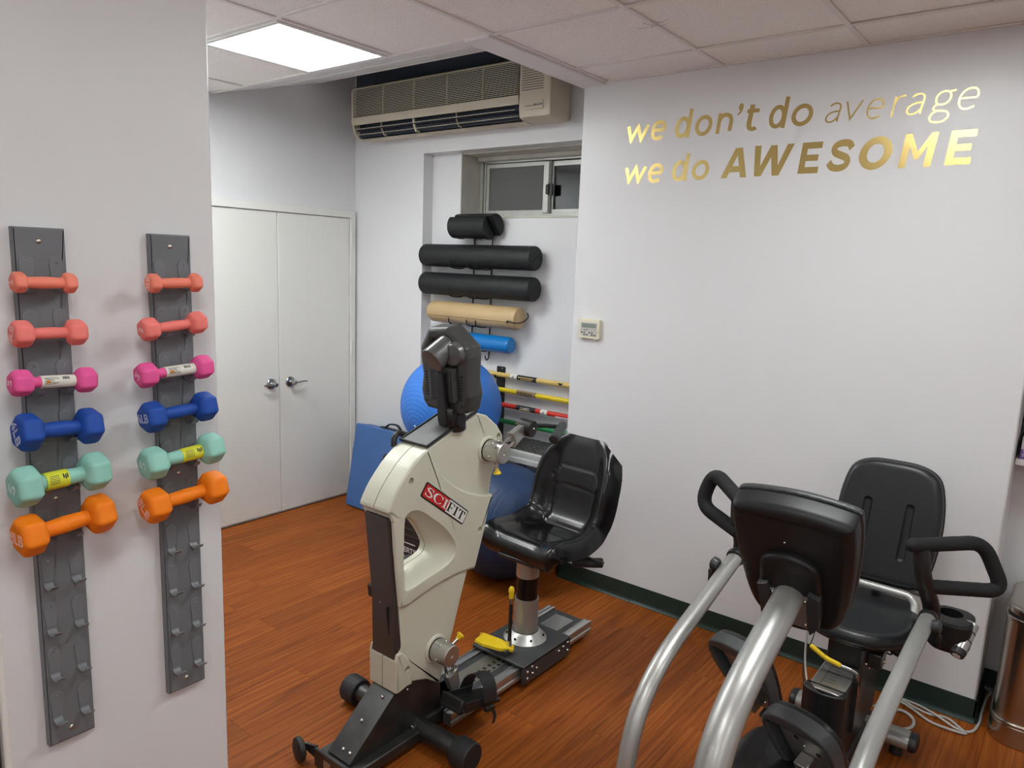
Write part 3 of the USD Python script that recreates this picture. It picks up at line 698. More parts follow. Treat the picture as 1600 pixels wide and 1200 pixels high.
# ---- twelve dumbbells
def hexring(r, k=8, rnd=.35):
    p = Polygon([(math.cos(a), math.sin(a)) for a in (np.arange(6) + .5) * PI / 3]); p = p.buffer(-rnd * .38).buffer(rnd * .38, quad_segs=5)
    c = np.array(LineString(p.exterior.coords).coords)[:-1]; L_ = LineString(p.exterior.coords).length
    return np.array([p.exterior.interpolate(L_ * t).coords[0] for t in np.arange(6 * k) / (6 * k)]) * r
def dumbbell(label, group, colour, A, B, dia, text, sleeve=None, spin=0.0, rnd=.4, tx=0.0):
    """A, B: the end faces' centres; dia: across the head's corners."""
    A, B = np.array(A, float), np.array(B, float); L_ = np.linalg.norm(B - A); d = (B - A) / L_
    up = unit(np.array([0, 0, 1.0]) - d * d[2]); sd = np.cross(d, up)        # sd points away from the wall for a bar running +y
    o = (A + B) / 2
    db = thing('dumbbell', label, 'dumbbell', o, group)
    R = dia / 2; hl = L_ * .27 if dia > .05 else L_ * .21; hl = min(hl, dia * .70)
    base = hexring(1, 8, rnd); c, s = math.cos(spin), math.sin(spin); base = base @ np.array([[c, s], [-s, c]])
    mname = 'neoprene_' + colour
    for e, sg_ in ((A, 1), (B, -1)):
        st = [(0, .001), (0, .58), (.012, .74), (.06, .86), (.16, .955), (.30, 1), (.68, 1), (.82, .95), (.93, .80), (1.0, .52), (1.0, .001)]
        part(db, 'head', rings([e + d * sg_ * hl * t + (base[:, :1] * sd + base[:, 1:] * up) * R * q for t, q in st], caps=False), mname, smooth=42)
    hr = max(.0125, R * .40)
    q0, q1 = A + d * hl * .97, B - d * hl * .97; HL = np.linalg.norm(q1 - q0)
    part(db, 'handle', lathe([(hr * 1.0, 0), (hr * .93, .1 * HL), (hr, .35 * HL), (hr * 1.03, .5 * HL), (hr, .65 * HL), (hr * .93, .9 * HL), (hr, HL)], q0, d, 24), mname)
    if sleeve:
        kind, a, b = sleeve; s0, s1 = q0 + d * HL * a, q0 + d * HL * b
        sl_ = part(db, 'label', lathe([(hr * 1.03, 0), (hr * 1.08, 0), (hr * 1.10, (b - a) * HL * .5), (hr * 1.08, (b - a) * HL), (hr * 1.03, (b - a) * HL)], s0, d, 24), 'label_' + kind, label=f'{kind} paper label round the handle')
        def patch(u0, u1, a0, a1, mt):                         # a printed patch on the sleeve: along 0..1, around in radians from the front
            pts = [[s0 + d * (b - a) * HL * u + (sd * math.cos(t) + up * math.sin(t)) * hr * 1.112 for t in np.linspace(a0, a1, 4)] for u in (u0, u1)]
            return grid_surface(np.array(pts), .0005)
        if kind == 'white':
            bars, u = [], .60
            while u < .80:
                w = rng.uniform(.008, .022); bars.append(patch(u, u + w, .45, .95, 0)); u += w + rng.uniform(.008, .016)
            lines = [patch(.08, .08 + rng.uniform(.25, .42), t, t + .045, 0) for t in np.linspace(-.3, .8, 9)]
            part(sl_, 'print', cat(*bars, *lines), 'print_black', smooth=False)
            part(sl_, 'print', patch(.12, .24, -.1, .35, 0), 'print_orange', smooth=False)
        else:
            lines = [patch(.1 + .03 * (k % 2), .55, t, t + .05, 0) for k, t in enumerate(np.linspace(-.2, .7, 6))] + [patch(.70, .76, .3, .8, 0), patch(.79, .85, .2, .7, 0), patch(.88, .93, .3, .8, 0)]
            part(sl_, 'print', cat(*lines), 'print_black', smooth=False)
    if text:
        g = centre(text_poly(text, R * (.60 if len(text) < 3 else .52), True)); g = affinity.rotate(g, tx, origin=(0, 0))
        # on the outer face that looks towards the room's entrance (-d)
        m = xf(prism(g, 0, .0008), frame(A - d * .0005, sd, up, -d))
        part(db, 'weight_marking', m, 'tone_' + colour, smooth=False)
    return db
XH = XL + .018
side = {0: 'left', 1: 'right'}
SP = [  # colour, (left end y, z, out), (right end y, z, out), diameter, marking, sleeve, turn of the hexagon, edge rounding, turn of the marking
 [('coral', (.549, 1.697, .072), (.672, 1.695, .05), .047, '1', None, .2, .8, 90), ('salmon', (.541, 1.590, .076), (.685, 1.587, .052), .060, '2LB', None, .1, .6, 70), ('pink', (.532, 1.487, .074), (.700, 1.478, .052), .059, '3', ('white', .18, .96), 0, .35, 90),
  ('blue', (.534, 1.381, .090), (.702, 1.372, .055), .085, '4LB', None, .3, .35, -60), ('mint', (.518, 1.262, .094), (.712, 1.266, .056), .092, '5', ('yellow', .12, .62), .1, .45, 80), ('orange', (.519, 1.151, .096), (.717, 1.164, .058), .094, '8LB', None, .25, .35, 0)],
 [('coral', (.828, 1.695, .070), (.959, 1.697, .05), .049, '1LB', None, .1, .8, 80), ('salmon', (.806, 1.585, .074), (.966, 1.599, .052), .058, '2', None, 0, .6, 80), ('pink', (.793, 1.476, .074), (.979, 1.485, .052), .063, '3', ('white', .22, .98), 0, .35, 60),
  ('blue', (.799, 1.373, .082), (.982, 1.383, .055), .078, '4LB', None, .2, .35, 10), ('mint', (.793, 1.258, .086), (.998, 1.270, .056), .083, '5', ('yellow', .42, .98), .3, .45, 80), ('orange', (.790, 1.151, .088), (1.002, 1.164, .058), .089, '8LB', None, .25, .35, -50)]]
CN = {'coral': 'small coral', 'salmon': 'salmon pink', 'pink': 'bright magenta pink', 'blue': 'royal blue', 'mint': 'mint green', 'orange': 'orange'}
for bi, specs in enumerate(SP):
    for colour, (ya, za, oa), (yb_, zb, ob), dia, tx, slv, sp, rd, rot in specs:
        extra = {'white': ' with a white label', 'yellow': ' with a yellow label'}[slv[0]] if slv else ''
        dumbbell(f'{CN[colour]} hex dumbbell{extra} on the {side[bi]} hook board', None, colour, (XH + oa * .5 + .008, ya, za), (XH + ob * .5 + .012, yb_, zb), dia, tx, slv, sp, rd, rot)

# ================================================================== IN THE NICHE AND AGAINST THE FAR WALL
# ---- wire rack of rollers
rk = thing('roller_rack', 'black wire wall rack holding the foam rollers in the niche', 'roller rack', (-3.07, YN, 1.15))
for xx in (-3.155, -3.005):
    part(rk, 'upright', cyl((xx, YN - .012, 1.17), (xx, YN - .012, 2.00), .0045, n=10), 'wire_black')
RZ = {0: 1.985, 1: 1.805, 2: 1.622, 3: 1.440, 4: 1.268}
RR = {0: .062, 1: .073, 2: .073, 3: .070, 4: .052}
for k in range(5):
    zb = RZ[k] - RR[k] - .006; yc = YN - .014 - RR[k]
    for xx in (-3.235, -3.08, -3.005):
        pth = spline([(xx, YN - .012, zb + .03), (xx, YN - .02, zb + .004), (xx, yc, zb), (xx, yc - RR[k] * .85, zb + .012), (xx, yc - RR[k] * 1.02, zb + .045)], 5)
        part(rk, 'cradle_hook', tube(pth, .0038, 8), 'wire_black')
    part(rk, 'cross_wire', cyl((-3.24, YN - .012, zb + .012), (-3.0, YN - .012, zb + .012), .0038, n=8), 'wire_black')
for xx in (-3.155, -3.005):
    part(rk, 'coat_hook', tube(spline([(xx, YN - .012, 1.19), (xx, YN - .014, 1.165), (xx, YN - .03, 1.150), (xx, YN - .045, 1.162), (xx, YN - .047, 1.18)], 5), .004, 8), 'wire_black')

def roller(name, label, x0, x1, k, material, r=None, rnd=.012, tilt=0.0):
    r = r or RR[k]; yc = YN - .014 - RR[k]
    t = thing(name, label, 'foam roller', ((x0 + x1) / 2, yc, RZ[k]))
    m = lathe([(.001, 0), (r - rnd, 0), (r - .3 * rnd, .3 * rnd), (r, rnd), (r, x1 - x0 - rnd), (r - .3 * rnd, x1 - x0 - .3 * rnd), (r - rnd, x1 - x0), (.001, x1 - x0)], (x0, yc, RZ[k]), (1, 0, 0), 40, caps=False)
    part(t, 'body', m, material)
    return t, yc
# half-round pair stacked on top
t = thing('half_roller', 'short black half round foam roller, front one of the top pair', 'foam roller', (-3.1, 3.50, 1.97))
half = [(math.cos(a), math.sin(a)) for a in np.linspace(0, PI, 18)]
def halfroll(y, z, ang, x0, x1, r):
    p = affinity.translate(affinity.rotate(Polygon([(r * a, r * b) for a, b in half]).buffer(-.004).buffer(.004), ang, origin=(0, 0)), y, z)
    return prism(p, x0, x1, .003, .003, 'yz')
part(t, 'body', halfroll(3.505, 1.99, 128, -3.255, -2.955, .074), 'foam_black')
t = thing('half_roller', 'short black half round foam roller, rear one of the top pair', 'foam roller', (-3.05, 3.54, 2.0))
part(t, 'body', halfroll(3.512, 1.995, -52, -3.225, -2.915, .074), 'foam_black')
for k, lab in ((1, 'upper long black foam roller in the niche'), (2, 'lower long black foam roller in the niche')):
    t, yc = roller('foam_roller', lab, -3.520, -2.602, k, 'foam_black')
    part(t, 'end_seam', tube([(-2.600, yc - .05, RZ[k] - .035), (-2.600, yc + .045, RZ[k] + .04)], .0012, 6), 'black_gap')
t, yc = roller('bolster', 'tan vinyl bolster with a dark cord handle below the black rollers', -3.452, -2.70, 3, 'vinyl_tan', rnd=.03)
rr_ = RR[3] + .0005
part(t, 'seam', tube([(x_, yc - rr_ * math.cos(.28), RZ[3] - rr_ * math.sin(.28)) for x_ in np.linspace(-3.44, -2.715, 12)], .0022, 6), 'vinyl_tan_dark')
part(t, 'piping', tube([(-2.742, yc + (rr_ - .0005) * math.cos(a), RZ[3] + (rr_ - .0005) * math.sin(a)) for a in np.linspace(0, 2 * PI, 33)[:-1]], .0018, 6, closed=True), 'vinyl_tan')
part(t, 'cord_handle', tube(spline([(-2.752, yc - rr_ * .97, RZ[3] - .028), (-2.745, yc - rr_ - .004, RZ[3] - .012), (-2.70, yc - rr_ * .86, RZ[3] - .022), (-2.676, yc - .02, RZ[3] - .018), (-2.672, yc + .035, RZ[3] + .01), (-2.69, yc + .05, RZ[3] + .035)], 6), .0035, 8), 'wire_black')
roller('foam_roller', 'bright blue foam roller behind the grey console', -3.33, -2.775, 4, 'foam_blue', rnd=.022)

# ---- weighted bars
br = thing('bar_rack', 'black slotted wall rack that carries the coloured exercise bars', 'bar rack', (-2.6, YN, .9))
for xx in (-2.905, -2.262):
    u_ = part(br, 'upright_plate', prism(rrect(xx - .033, .58, xx + .033, 1.118, .006), -YN, -YN + .008, 0, .002, 'xz'), 'black_plastic')
    part(u_, 'screw', sphere((xx + .012, YN - .0085, 1.105), .004, 1), 'steel_screw')
    for z in (1.072, .977, .882, .778):
        part(u_, 'cradle', tube(spline([(xx, YN - .008, z - .02), (xx, YN - .03, z - .0205), (xx, YN - .058, z - .018), (xx, YN - .068, z - .002)], 4), .006, 8), 'black_plastic')
for col_, z, lab, txt in (('tan', 1.072, 'tan padded exercise bar, topmost on the wall rack', ''), ('yellow', .977, 'yellow exercise bar on the wall rack', ''), ('red', .882, 'red exercise bar with black label on the wall rack', 'CANDO'), ('green', .778, 'green exercise bar, lowest on the wall rack', '')):
    yc = YN - .044; r = .0155
    b = thing('exercise_bar', lab, 'exercise bar', (-2.62, yc, z), 'weighted bars on the wall rack')
    part(b, 'bar', cyl((-3.03, yc, z), (-2.225, yc, z), r, n=18, ch=.003), 'bar_' + col_)
    x0, x1 = (-2.735, -2.585)
    l_ = part(b, 'label_band', cyl((x0, yc, z), (x1, yc, z), r + .0008, n=20), 'print_black' if col_ in ('red', 'tan') else 'bar_label_brown')
    def onbar(g): return prism(g, -yc + r + .0004, -yc + r + .0018, plane='xz')
    if txt: part(l_, 'lettering', onbar(affinity.translate(centre(text_poly(txt, .014, True)), (x0 + x1) / 2, z + .003)), 'logo_white', smooth=False)
    else: part(l_, 'lettering', onbar(unary_union([sbox(x0 + .012 + .017 * q, z + .001, x0 + .024 + .017 * q, z + .008) for q in range(7)])), 'bar_tan' if col_ != 'yellow' else 'print_black', smooth=False)
    part(l_, 'lettering', onbar(sbox(x0 + .03, z - .008, x1 - .03, z - .005)), 'bar_tan' if col_ != 'yellow' else 'print_black', smooth=False)
    if col_ == 'tan':
        w_ = part(b, 'weight_sticker', cyl((-2.790, yc, z), (-2.736, yc, z), r + .0009, n=20), 'logo_white')
        part(w_, 'lettering', onbar(affinity.translate(centre(text_poly('1', .014, True)), -2.762, z)), 'print_black', smooth=False)
        part(b, 'arrow_mark', onbar(Polygon([(-2.425, z + .008), (-2.385, z + .008), (-2.405, z - .010)])), 'print_black', smooth=False)
    if col_ == 'red':
        w_ = part(b, 'weight_sticker', cyl((-2.545, yc, z), (-2.495, yc, z), r + .0009, n=20), 'logo_white')
        part(w_, 'lettering', onbar(affinity.translate(centre(text_poly('3', .014, True)), -2.52, z)), 'print_black', smooth=False)
        part(b, 'caution_print', onbar(sbox(-2.43, z - .011, -2.29, z - .005)), 'logo_white', smooth=False)

# ---- exercise balls
def ball(name, label, c, r, axis, mt, lines, amp):
    t = thing(name, label, 'exercise ball', c)
    ph = np.linspace(0, PI, 260); prof = []
    for a in ph:
        g = 0
        for q in lines: g = max(g, math.exp(-((a - q) * r / .0022) ** 2))
        rr = r - amp * g
        prof.append((max(rr * math.sin(a), 1e-4), -rr * math.cos(a)))
    part(t, 'ball', lathe(prof, c, axis, 72, caps=False), mt, smooth=True)
    d = unit(axis); e = np.array(c) + d * (r - .002)
    part(t, 'valve_plug', lathe([(.007, 0), (.007, .003), (.004, .005), (.0005, .0052)], e, d, 14), 'valve_white')
# the plug looks down and to the left of the big ball
dv = unit(-.63 * _R - .37 * _U - .68 * _f)
ball('exercise_ball', 'large bright blue exercise ball behind the console', (-2.90, 3.13, .925), .300, tuple(dv), 'ball_blue', [PI - .05 - .088 * k for k in range(1, 17)] + [.3, .6], .0022)
ball('exercise_ball', 'dark navy exercise ball on the floor behind the black bucket seat', (-2.46, 3.115, .325), .325, (.95, -.25, .1), 'ball_navy', [.5 + .11 * k for k in range(19)], .0018)

# ---- black ribbed crate that carries the blue ball
cr = thing('storage_crate', 'black ribbed storage crate seen through the cream machine', 'storage crate', (-3.0, 3.13, 0))
part(cr, 'body', bx(-3.215, -2.815, 2.87, 3.40, 0, .614, .01), 'crate_black')
for k in range(11): part(cr, 'rib', bx(-3.220, -2.810, 2.864, 3.405, .16 + .042 * k, .165 + .042 * k, .001), 'crate_black', smooth=False)
part(cr, 'ball_ring', tube([(-2.98 + .14 * math.cos(a) + .07, 3.13 + .14 * math.sin(a), .636) for a in np.linspace(0, 2 * PI, 33)[:-1]], .021, 10, closed=True), 'crate_black')
part(cr, 'lettering', prism(affinity.translate(centre(text_poly('MERTSO', .030, True)), -2.965, .072), -2.87, -2.8688, plane='xz'), 'crate_text', smooth=False)
part(cr, 'lettering', prism(sbox(-3.04, .112, -2.92, .118).union(sbox(-3.03, .028, -2.98, .033)), -2.87, -2.869, plane='xz'), 'crate_text', smooth=False)

# ---- folded blue exercise mat leaning on the wall
mt_ = thing('folding_mat', 'folded blue exercise mat with black handle leaning against the wall', 'exercise mat', (-3.75, 3.35, 0))
lean = math.atan2(.105, .60); dz = np.array([0, math.sin(lean), math.cos(lean)]); dn = np.array([0, -math.cos(lean), math.sin(lean)])
for k in range(3):
    o = np.array([-3.74, 3.278 + .046 * k, .004]) + dz * (.298 - .004 * k)
    part(mt_, 'panel', obox(o, (1, 0, 0), dz, np.cross((1, 0, 0), dz), .60 - .012 * (k % 2), .595 - .012 * k, .043, .009, 2), 'mat_blue')
top = np.array([-3.70, 3.325, 0]) + dz * .595
part(mt_, 'handle', tube(spline([top + (-.13, 0, -.004), top + (-.09, -.004, .012), top + (-.05, -.008, .035), top + (.02, -.006, .040), top + (.05, 0, .012), top + (.055, 0, -.004)], 6), .006, 10, rb=.012, up=(0, 1, 0)), 'black_rubber')
part(mt_, 'strap', obox(top + (.02, .005, .001), (1, 0, 0), (0, 1, 0), (0, 0, 1), .36, .03, .004, .001), 'black_rubber')

# ---- grey step bench with black non-slip top
st = thing('step_bench', 'grey bench with black textured top behind the black bucket seat', 'step bench', (-2.5, 3.42, 0))
part(st, 'deck', bx(-2.665, -2.222, 3.27, 3.565, .650, .700, .012, 2), 'step_grey')
part(st, 'skirt', bx(-2.66, -2.226, 3.262, 3.28, .625, .662, .006), 'step_grey')
for i in range(10):
    for j in range(6):
        part(st, 'tread', bx(-2.654 + i * .0428, -2.618 + i * .0428, 3.285 + j * .045, 3.322 + j * .045, .6995, .7055, .002), 'tread_black', smooth=False)
for xx, yy in ((-2.64, 3.50), (-2.245, 3.50)):
    part(st, 'leg', bx(xx - .012, xx + .012, yy - .04, yy + .04, 0, .655, .003), 'step_grey')

# ================================================================== ARM AND LEG ERGOMETER
XC = -1.82
eg = thing('arm_ergometer', 'cream and black arm and leg ergometer with a black bucket seat on a rail', 'exercise machine', (XC, 1.9, 0))
NEAR = .075
outline = [(2.043, 1.212)] + [tuple(p) for p in spline([(1.785, 1.124), (1.765, 1.118), (1.731, 1.101), (1.687, 1.067), (1.632, 1.010), (1.604, .970), (1.590, .944)], 5)] + [(1.588, .934), (1.600, .922), (1.614, .890), (1.622, .79), (1.645, .60), (1.661, .43), (1.660, .412), (1.652, .404), (1.640, .396), (1.634, .371), (1.636, .25), (1.650, .246), (1.69, .254), (1.73, .252), (1.80, .228), (1.868, .181),
           (1.94, .373), (1.98, .496), (2.015, .595), (2.042, .592), (2.049, .607), (2.094, .736), (2.115, .819), (2.138, .870), (2.130, .882), (2.142, .946), (2.165, .978), (2.190, 1.010), (2.205, 1.056), (2.202, 1.1), (2.168, 1.144), (2.10, 1.195)]
OUT = Polygon(outline).buffer(.006).buffer(-.010).buffer(.004)
up_c = spline([(1.770, 1.125), (1.784, 1.105), (1.809, 1.060), (1.86, 1.003), (1.94, .942), (2.044, .894), (2.136, .873)], 5)
lo_c = spline([(2.20, .575), (2.046, .592), (1.976, .603), (1.919, .603), (1.829, .596), (1.743, .582), (1.689, .570), (1.656, .574)], 5)
BAND = OUT.intersection(Polygon([tuple(p) for p in up_c] + [(2.3, .86), (2.3, .56)] + [tuple(p) for p in lo_c] + [(1.5, .59), (1.5, 1.14)]).buffer(0))
BAND = max(BAND.geoms, key=lambda g: g.area) if BAND.geom_type != 'Polygon' else BAND
BAND = BAND.buffer(-.004).buffer(.004)
LOWB = OUT.intersection(sbox(1.5, .1, 1.95, .398)).intersection(Polygon([(1.5, .1), (1.5, .40), (1.665, .40), (1.70, .36), (1.72, .24), (1.70, .1)]).buffer(0))
hole = Polygon(spline([(1.688, .835), (1.702, .874), (1.745, .866), (1.79, .818), (1.825, .762), (1.836, .731), (1.818, .703), (1.752, .688), (1.705, .682), (1.692, .76)], 5, closed=True))
lip = [(1.664, .88), (1.688, .912), (1.722, .912), (1.760, .893), (1.809, .855), (1.867, .808), (1.915, .748), (1.930, .708), (1.915, .675), (1.870, .655), (1.781, .640), (1.715, .628), (1.676, .628), (1.664, .66)]
lip = [tuple(p) for p in spline(lip, 5, closed=True)]
def hl(poly, x): return [(x, a, b) for a, b in np.array(poly)]
def by_angle(poly, n=64, c=(1.775, .765)):
    r_ = Polygon(poly).exterior; out = []
    for a in np.arange(n) * 2 * PI / n:
        q = LineString([c, (c[0] + math.cos(a), c[1] + math.sin(a))]).intersection(r_); q = q if q.geom_type == 'Point' else max(q.geoms, key=lambda g: g.distance(Point(c)))
        out.append((q.x, q.y))
    return np.array(out)
def pocket():
    A, B = by_angle(lip), by_angle(hole.exterior.coords); R3 = []
    for x, t in ((NEAR + .03, 1.10), (NEAR + .0005, 1.03), (NEAR - .003, .985), (NEAR - .008, .95), (.056, .72), (.044, .42), (.034, .16), (.026, .02), (.018, -.06), (.0, -.06)):
        R3.append(np.column_stack([np.full(len(A), x), B + (A - B) * t]))
    return rings(R3)
def half(s):
    core = to_man(prism(OUT, .002, .064, 0, .010, 'yz', steps=3)) + to_man(prism(BAND, .002, NEAR, 0, .009, 'yz', steps=3)) + to_man(prism(LOWB, .002, .072, 0, .008, 'yz', steps=3))
    core -= to_man(prism(hole, -.01, .2, plane='yz'))
    hc = np.array(hole.exterior.coords)[:-1]
    core -= to_man(pocket())
    # hub bosses and screw recesses
    core += to_man(lathe([(.056, .05), (.056, .066), (.052, .071), (.044, .072), (.044, .05)], (0, 2.105, 1.058), (1, 0, 0), 36))
    core += to_man(lathe([(.056, .05), (.056, .066), (.052, .071), (.044, .072), (.044, .05)], (0, 1.840, .338), (1, 0, 0), 36))
    for y, z, dp in ((1.692, 1.024, NEAR), (2.064, .748, NEAR), (2.174, 1.102, .064), (1.690, .322, .066)):
        core -= to_man(cyl((dp - .018, y, z), (dp + .03, y, z), .0125, n=20))
    # groove for the front panel, tray recess
    core -= to_man(prism(Polygon([(1.50, .372), (1.644, .372), (1.676, .40), (1.655, .60), (1.632, .79), (1.624, .91), (1.50, .91)]), -.01, .0615, plane='yz'))
    v, f = vf(core); v = v * [s, 1, 1] + [XC, 0, 0]
    return (v, f if s > 0 else f[:, ::-1])
for s in (1, -1): hp = part(eg, 'housing', half(s), 'shell_cream', smooth=44)
part(eg, 'inner_frame', prism(OUT.buffer(-.012).difference(hole.buffer(.012)), XC - .006, XC + .006, plane='yz'), 'shell_core')
part(eg, 'front_panel', prism(Polygon([(1.615, .905), (1.624, .79), (1.646, .60), (1.668, .40), (1.648, .376), (1.640, .376), (1.634, .60), (1.612, .79), (1.600, .905)]).buffer(.002), XC - .059, XC + .059, .006, .006, 'yz'), 'panel_brown')
part(eg, 'panel_slot', obox((XC + .030, 1.6385, .49), (1, 0, 0), unit((0, 1, .11)), unit((0, -.11, 1)), .003, .012, .16), 'black_gap')
for xx, yy, zz in ((XC - .012, 1.6355, .573), (XC - .004, 1.640, .432)):
    part(eg, 'screw', sphere((xx, yy, zz), .004, 1), 'steel_bright')
# tray on top
sd_, cd_ = math.sin(.347), math.cos(.347)
ta, tb = np.array([1.775, 1.124]), np.array([2.035, 1.215])
td = unit([0, tb[0] - ta[0], tb[1] - ta[1]]); tn = np.cross((1, 0, 0), td)
tc = np.array([XC, (ta[0] + tb[0]) / 2, (ta[1] + tb[1]) / 2])
part(eg, 'tray', obox(tc + tn * .002, (1, 0, 0), td, tn, .138, .275, .012, .004), 'tray_grey')
rim = sbox(-.070, -.14, .070, .14).difference(sbox(-.064, -.134, .064, .134))
part(eg, 'tray_rim', prism(rim, .004, .013, .001, .002, mat=frame(tc, (1, 0, 0), td, tn)), 'black_plastic')
part(eg, 'tray_label', obox(tc + td * .115 + tn * .0095 + np.array([.03, 0, 0]), (1, 0, 0), td, tn, .05, .035, .001), 'logo_white', smooth=False)
part(eg, 'sensor_wire', tube(spline([tc + td * .11 + tn * .01 + (.04, 0, 0), tc + td * .115 + tn * .03 + (.045, 0, 0), tc + td * .12 + tn * .07 + (.052, 0, 0)], 4), .0015, 6), 'black_plastic')
part(eg, 'rear_hoop', tube(spline([(XC - .080, 1.752, 1.105), (XC - .086, 1.760, 1.136), (XC - .09, 1.787, 1.148), (XC - .088, 1.82, 1.128), (XC - .078, 1.86, 1.09)], 5), .011, 10), 'black_plastic')
# name plate
a_, b_ = np.array([1.734, .961]), np.array([1.959, .795]); pu = unit(np.r_[0, b_ - a_]); pv = np.array([0, -pu[2], pu[1]])
LW, LH = .279, .057
PF = frame((XC + NEAR - .0012, a_[0], a_[1]), pu, pv, (1, 0, 0))
lp = part(eg, 'name_plate', prism(rrect(0, 0, LW, LH, .007), 0, .0035, 0, .001, mat=PF), 'logo_black', label='black framed name plate in red and white')
rp = rrect(.005, .005, LW - .005, LH - .005, .004)
part(lp, 'red_field', prism(rp.intersection(sbox(0, 0, LW * .545, 1)), .003, .0042, mat=PF), 'logo_red', smooth=False)
part(lp, 'white_field', prism(rp.intersection(sbox(LW * .545, 0, 1, 1)), .003, .0042, mat=PF), 'logo_white', smooth=False)
def R_(x0, y0, x1, y1): return sbox(x0, y0, x1, y1)
def serif_I(): return R_(.13, 0, .30, 1).union(R_(0, 0, .43, .06)).union(R_(0, .94, .43, 1))
def serif_F(): return R_(.12, 0, .29, 1).union(R_(0, 0, .42, .06)).union(R_(0, .94, .72, 1)).union(R_(.25, .47, .52, .53)).union(R_(.49, .36, .54, .64)).union(Polygon([(.67, 1), (.72, 1), (.76, .70), (.71, .70)])).union(Polygon([(.50, 1), (.70, 1), (.72, .78)]))
def serif_T(): return R_(.32, 0, .49, 1).union(R_(.20, 0, .61, .06)).union(R_(.02, .94, .79, 1)).union(Polygon([(.02, 1), (.0, .68), (.05, .68), (.20, .95)])).union(Polygon([(.79, 1), (.81, .68), (.76, .68), (.61, .95)]))
def serif_C():
    o = affinity.translate(affinity.scale(Point(0, 0).buffer(1, quad_segs=16), .46, .52), .46, .5); i = affinity.translate(affinity.scale(Point(0, 0).buffer(1, quad_segs=16), .30, .455), .50, .5)
    return o.difference(i).difference(R_(.70, .26, 1.1, .70)).union(R_(.80, .62, .85, .98)).intersection(R_(-.1, -.05, .90, 1.05))
def serif_S():
    c = spline([(.60, .78), (.50, .93), (.32, .965), (.15, .88), (.13, .73), (.27, .60), (.47, .47), (.59, .31), (.52, .11), (.32, .035), (.12, .10), (.045, .26)], 7)
    w = np.interp(np.linspace(0, 1, len(c)), [0, .15, .3, .5, .7, .85, 1], [.02, .04, .075, .095, .075, .04, .02])
    return unary_union([LineString(c[i:i + 2]).buffer(w[i], quad_segs=3) for i in range(len(c) - 1)]).union(R_(.585, .68, .635, .98)).union(R_(.02, .02, .07, .34))
def word(gs, x0, x1, y0, y1):
    out, x = [], 0
    for g in gs: b = g.bounds; out.append(affinity.translate(g, x - b[0], 0)); x += b[2] - b[0] + .07
    u_ = unary_union(out); b = u_.bounds
    return affinity.affine_transform(u_, [(x1 - x0) / (b[2] - b[0]), 0, 0, (y1 - y0) / (b[3] - b[1]), x0 - b[0] * (x1 - x0) / (b[2] - b[0]), y0 - b[1] * (y1 - y0) / (b[3] - b[1])])
part(lp, 'lettering', prism(word([serif_S(), serif_C(), serif_I()], .015, LW * .54, .0115, LH - .0115), .0040, .0048, mat=PF), 'logo_white', smooth=False)
part(lp, 'lettering', prism(word([serif_F(), serif_I(), serif_T()], LW * .553, LW - .014, .0115, LH - .0115), .0040, .0048, mat=PF), 'logo_black', smooth=False)

# cranks
def hub(y, z, s, kind):
    x0, x1 = XC + s * .062, XC + s * .142
    h = part(eg, 'crank_hub', lathe([(.043, 0), (.043, .060), (.041, .066), (.041, .080)], (x0, y, z), (s, 0, 0), 32), 'hub_alu' if kind == 'hand' else 'crank_alu')
    part(h, 'hub_cap', lathe([(.040, 0), (.040, .006), (.038, .008), (.007, .008), (.007, .003), (.0005, .003)], (x1, y, z), (s, 0, 0), 32), 'hub_cap')
    for a in (.5, 1.3, 2.1, 3.4, 4.6):
        c = np.array([x0 + s * .046, y + .0425 * math.cos(a), z + .0425 * math.sin(a)])
        part(h, 'bolt', sphere(c, .0062, 1), 'steel_bright')
    part(h, 'gap_ring', lathe([(.0445, 0), (.0445, .012)], (x0 + s * .002, y, z), (s, 0, 0), 32), 'black_gap')
    return h
def knob(o, d):
    k = part(eg, 'release_pin', cyl(o, np.array(o) + unit(d) * .03, .0065, n=12), 'steel_bright')
    part(k, 'yellow_knob', lathe([(.008, 0), (.009, .008), (.014, .014), (.016, .020), (.012, .024), (.001, .025)], np.array(o) + unit(d) * .026, d, 18), 'safety_yellow')
def crank(y, z, s, ang, kind):
    hub(y, z, s, kind)
    x = XC + s * .118; d = np.array([0, math.cos(ang), math.sin(ang)]); n_ = np.array([0, -math.sin(ang), math.cos(ang)]); o = np.array([x, y, z])
    for q in (-.017, .017): part(eg, 'crank_rod', cyl(o + n_ * q, o + d * .115 + n_ * q, .0058, n=12), 'steel_bright')
    br_ = Polygon([(.085, -.032), (.105, -.026), (.16, -.020), (.175, -.010), (.175, .016), (.16, .026), (.105, .030), (.085, .034), (.098, .012), (.098, -.012)])
    part(eg, 'crank_bracket', prism(br_, -.013, .013, .003, .003, mat=frame(o, d, n_, np.cross(d, n_))), 'crank_alu')
    return o, d, n_
o, d, n_ = crank(2.105, 1.058, 1, .40, 'hand')
knob(o + np.array([-.004, 0, -.038]), (.1, 0, -1))
e = o + d * .185
part(eg, 'swivel_housing', cyl(e + (-.028, 0, 0), e + (.034, .006, -.004), .034, n=28, ch=.004), 'black_plastic')
part(eg, 'swivel_bolt', sphere(e + (.035, .006, -.002), .006, 1), 'steel_bright')
hA, hB = e + (.02, .03, .006), e + (.065, .135, -.008)
part(eg, 'handle_bar', tube([hA, (hA + hB) / 2 + (0, 0, .002), hB], .009, 10), 'black_plastic')
gA, gB = hB + (.012, .015, .006), hB + (.055, -.105, -.022)
gr_ = part(eg, 'hand_grip', cyl(gA, gB, .0185, n=20, ch=.004), 'console_band')
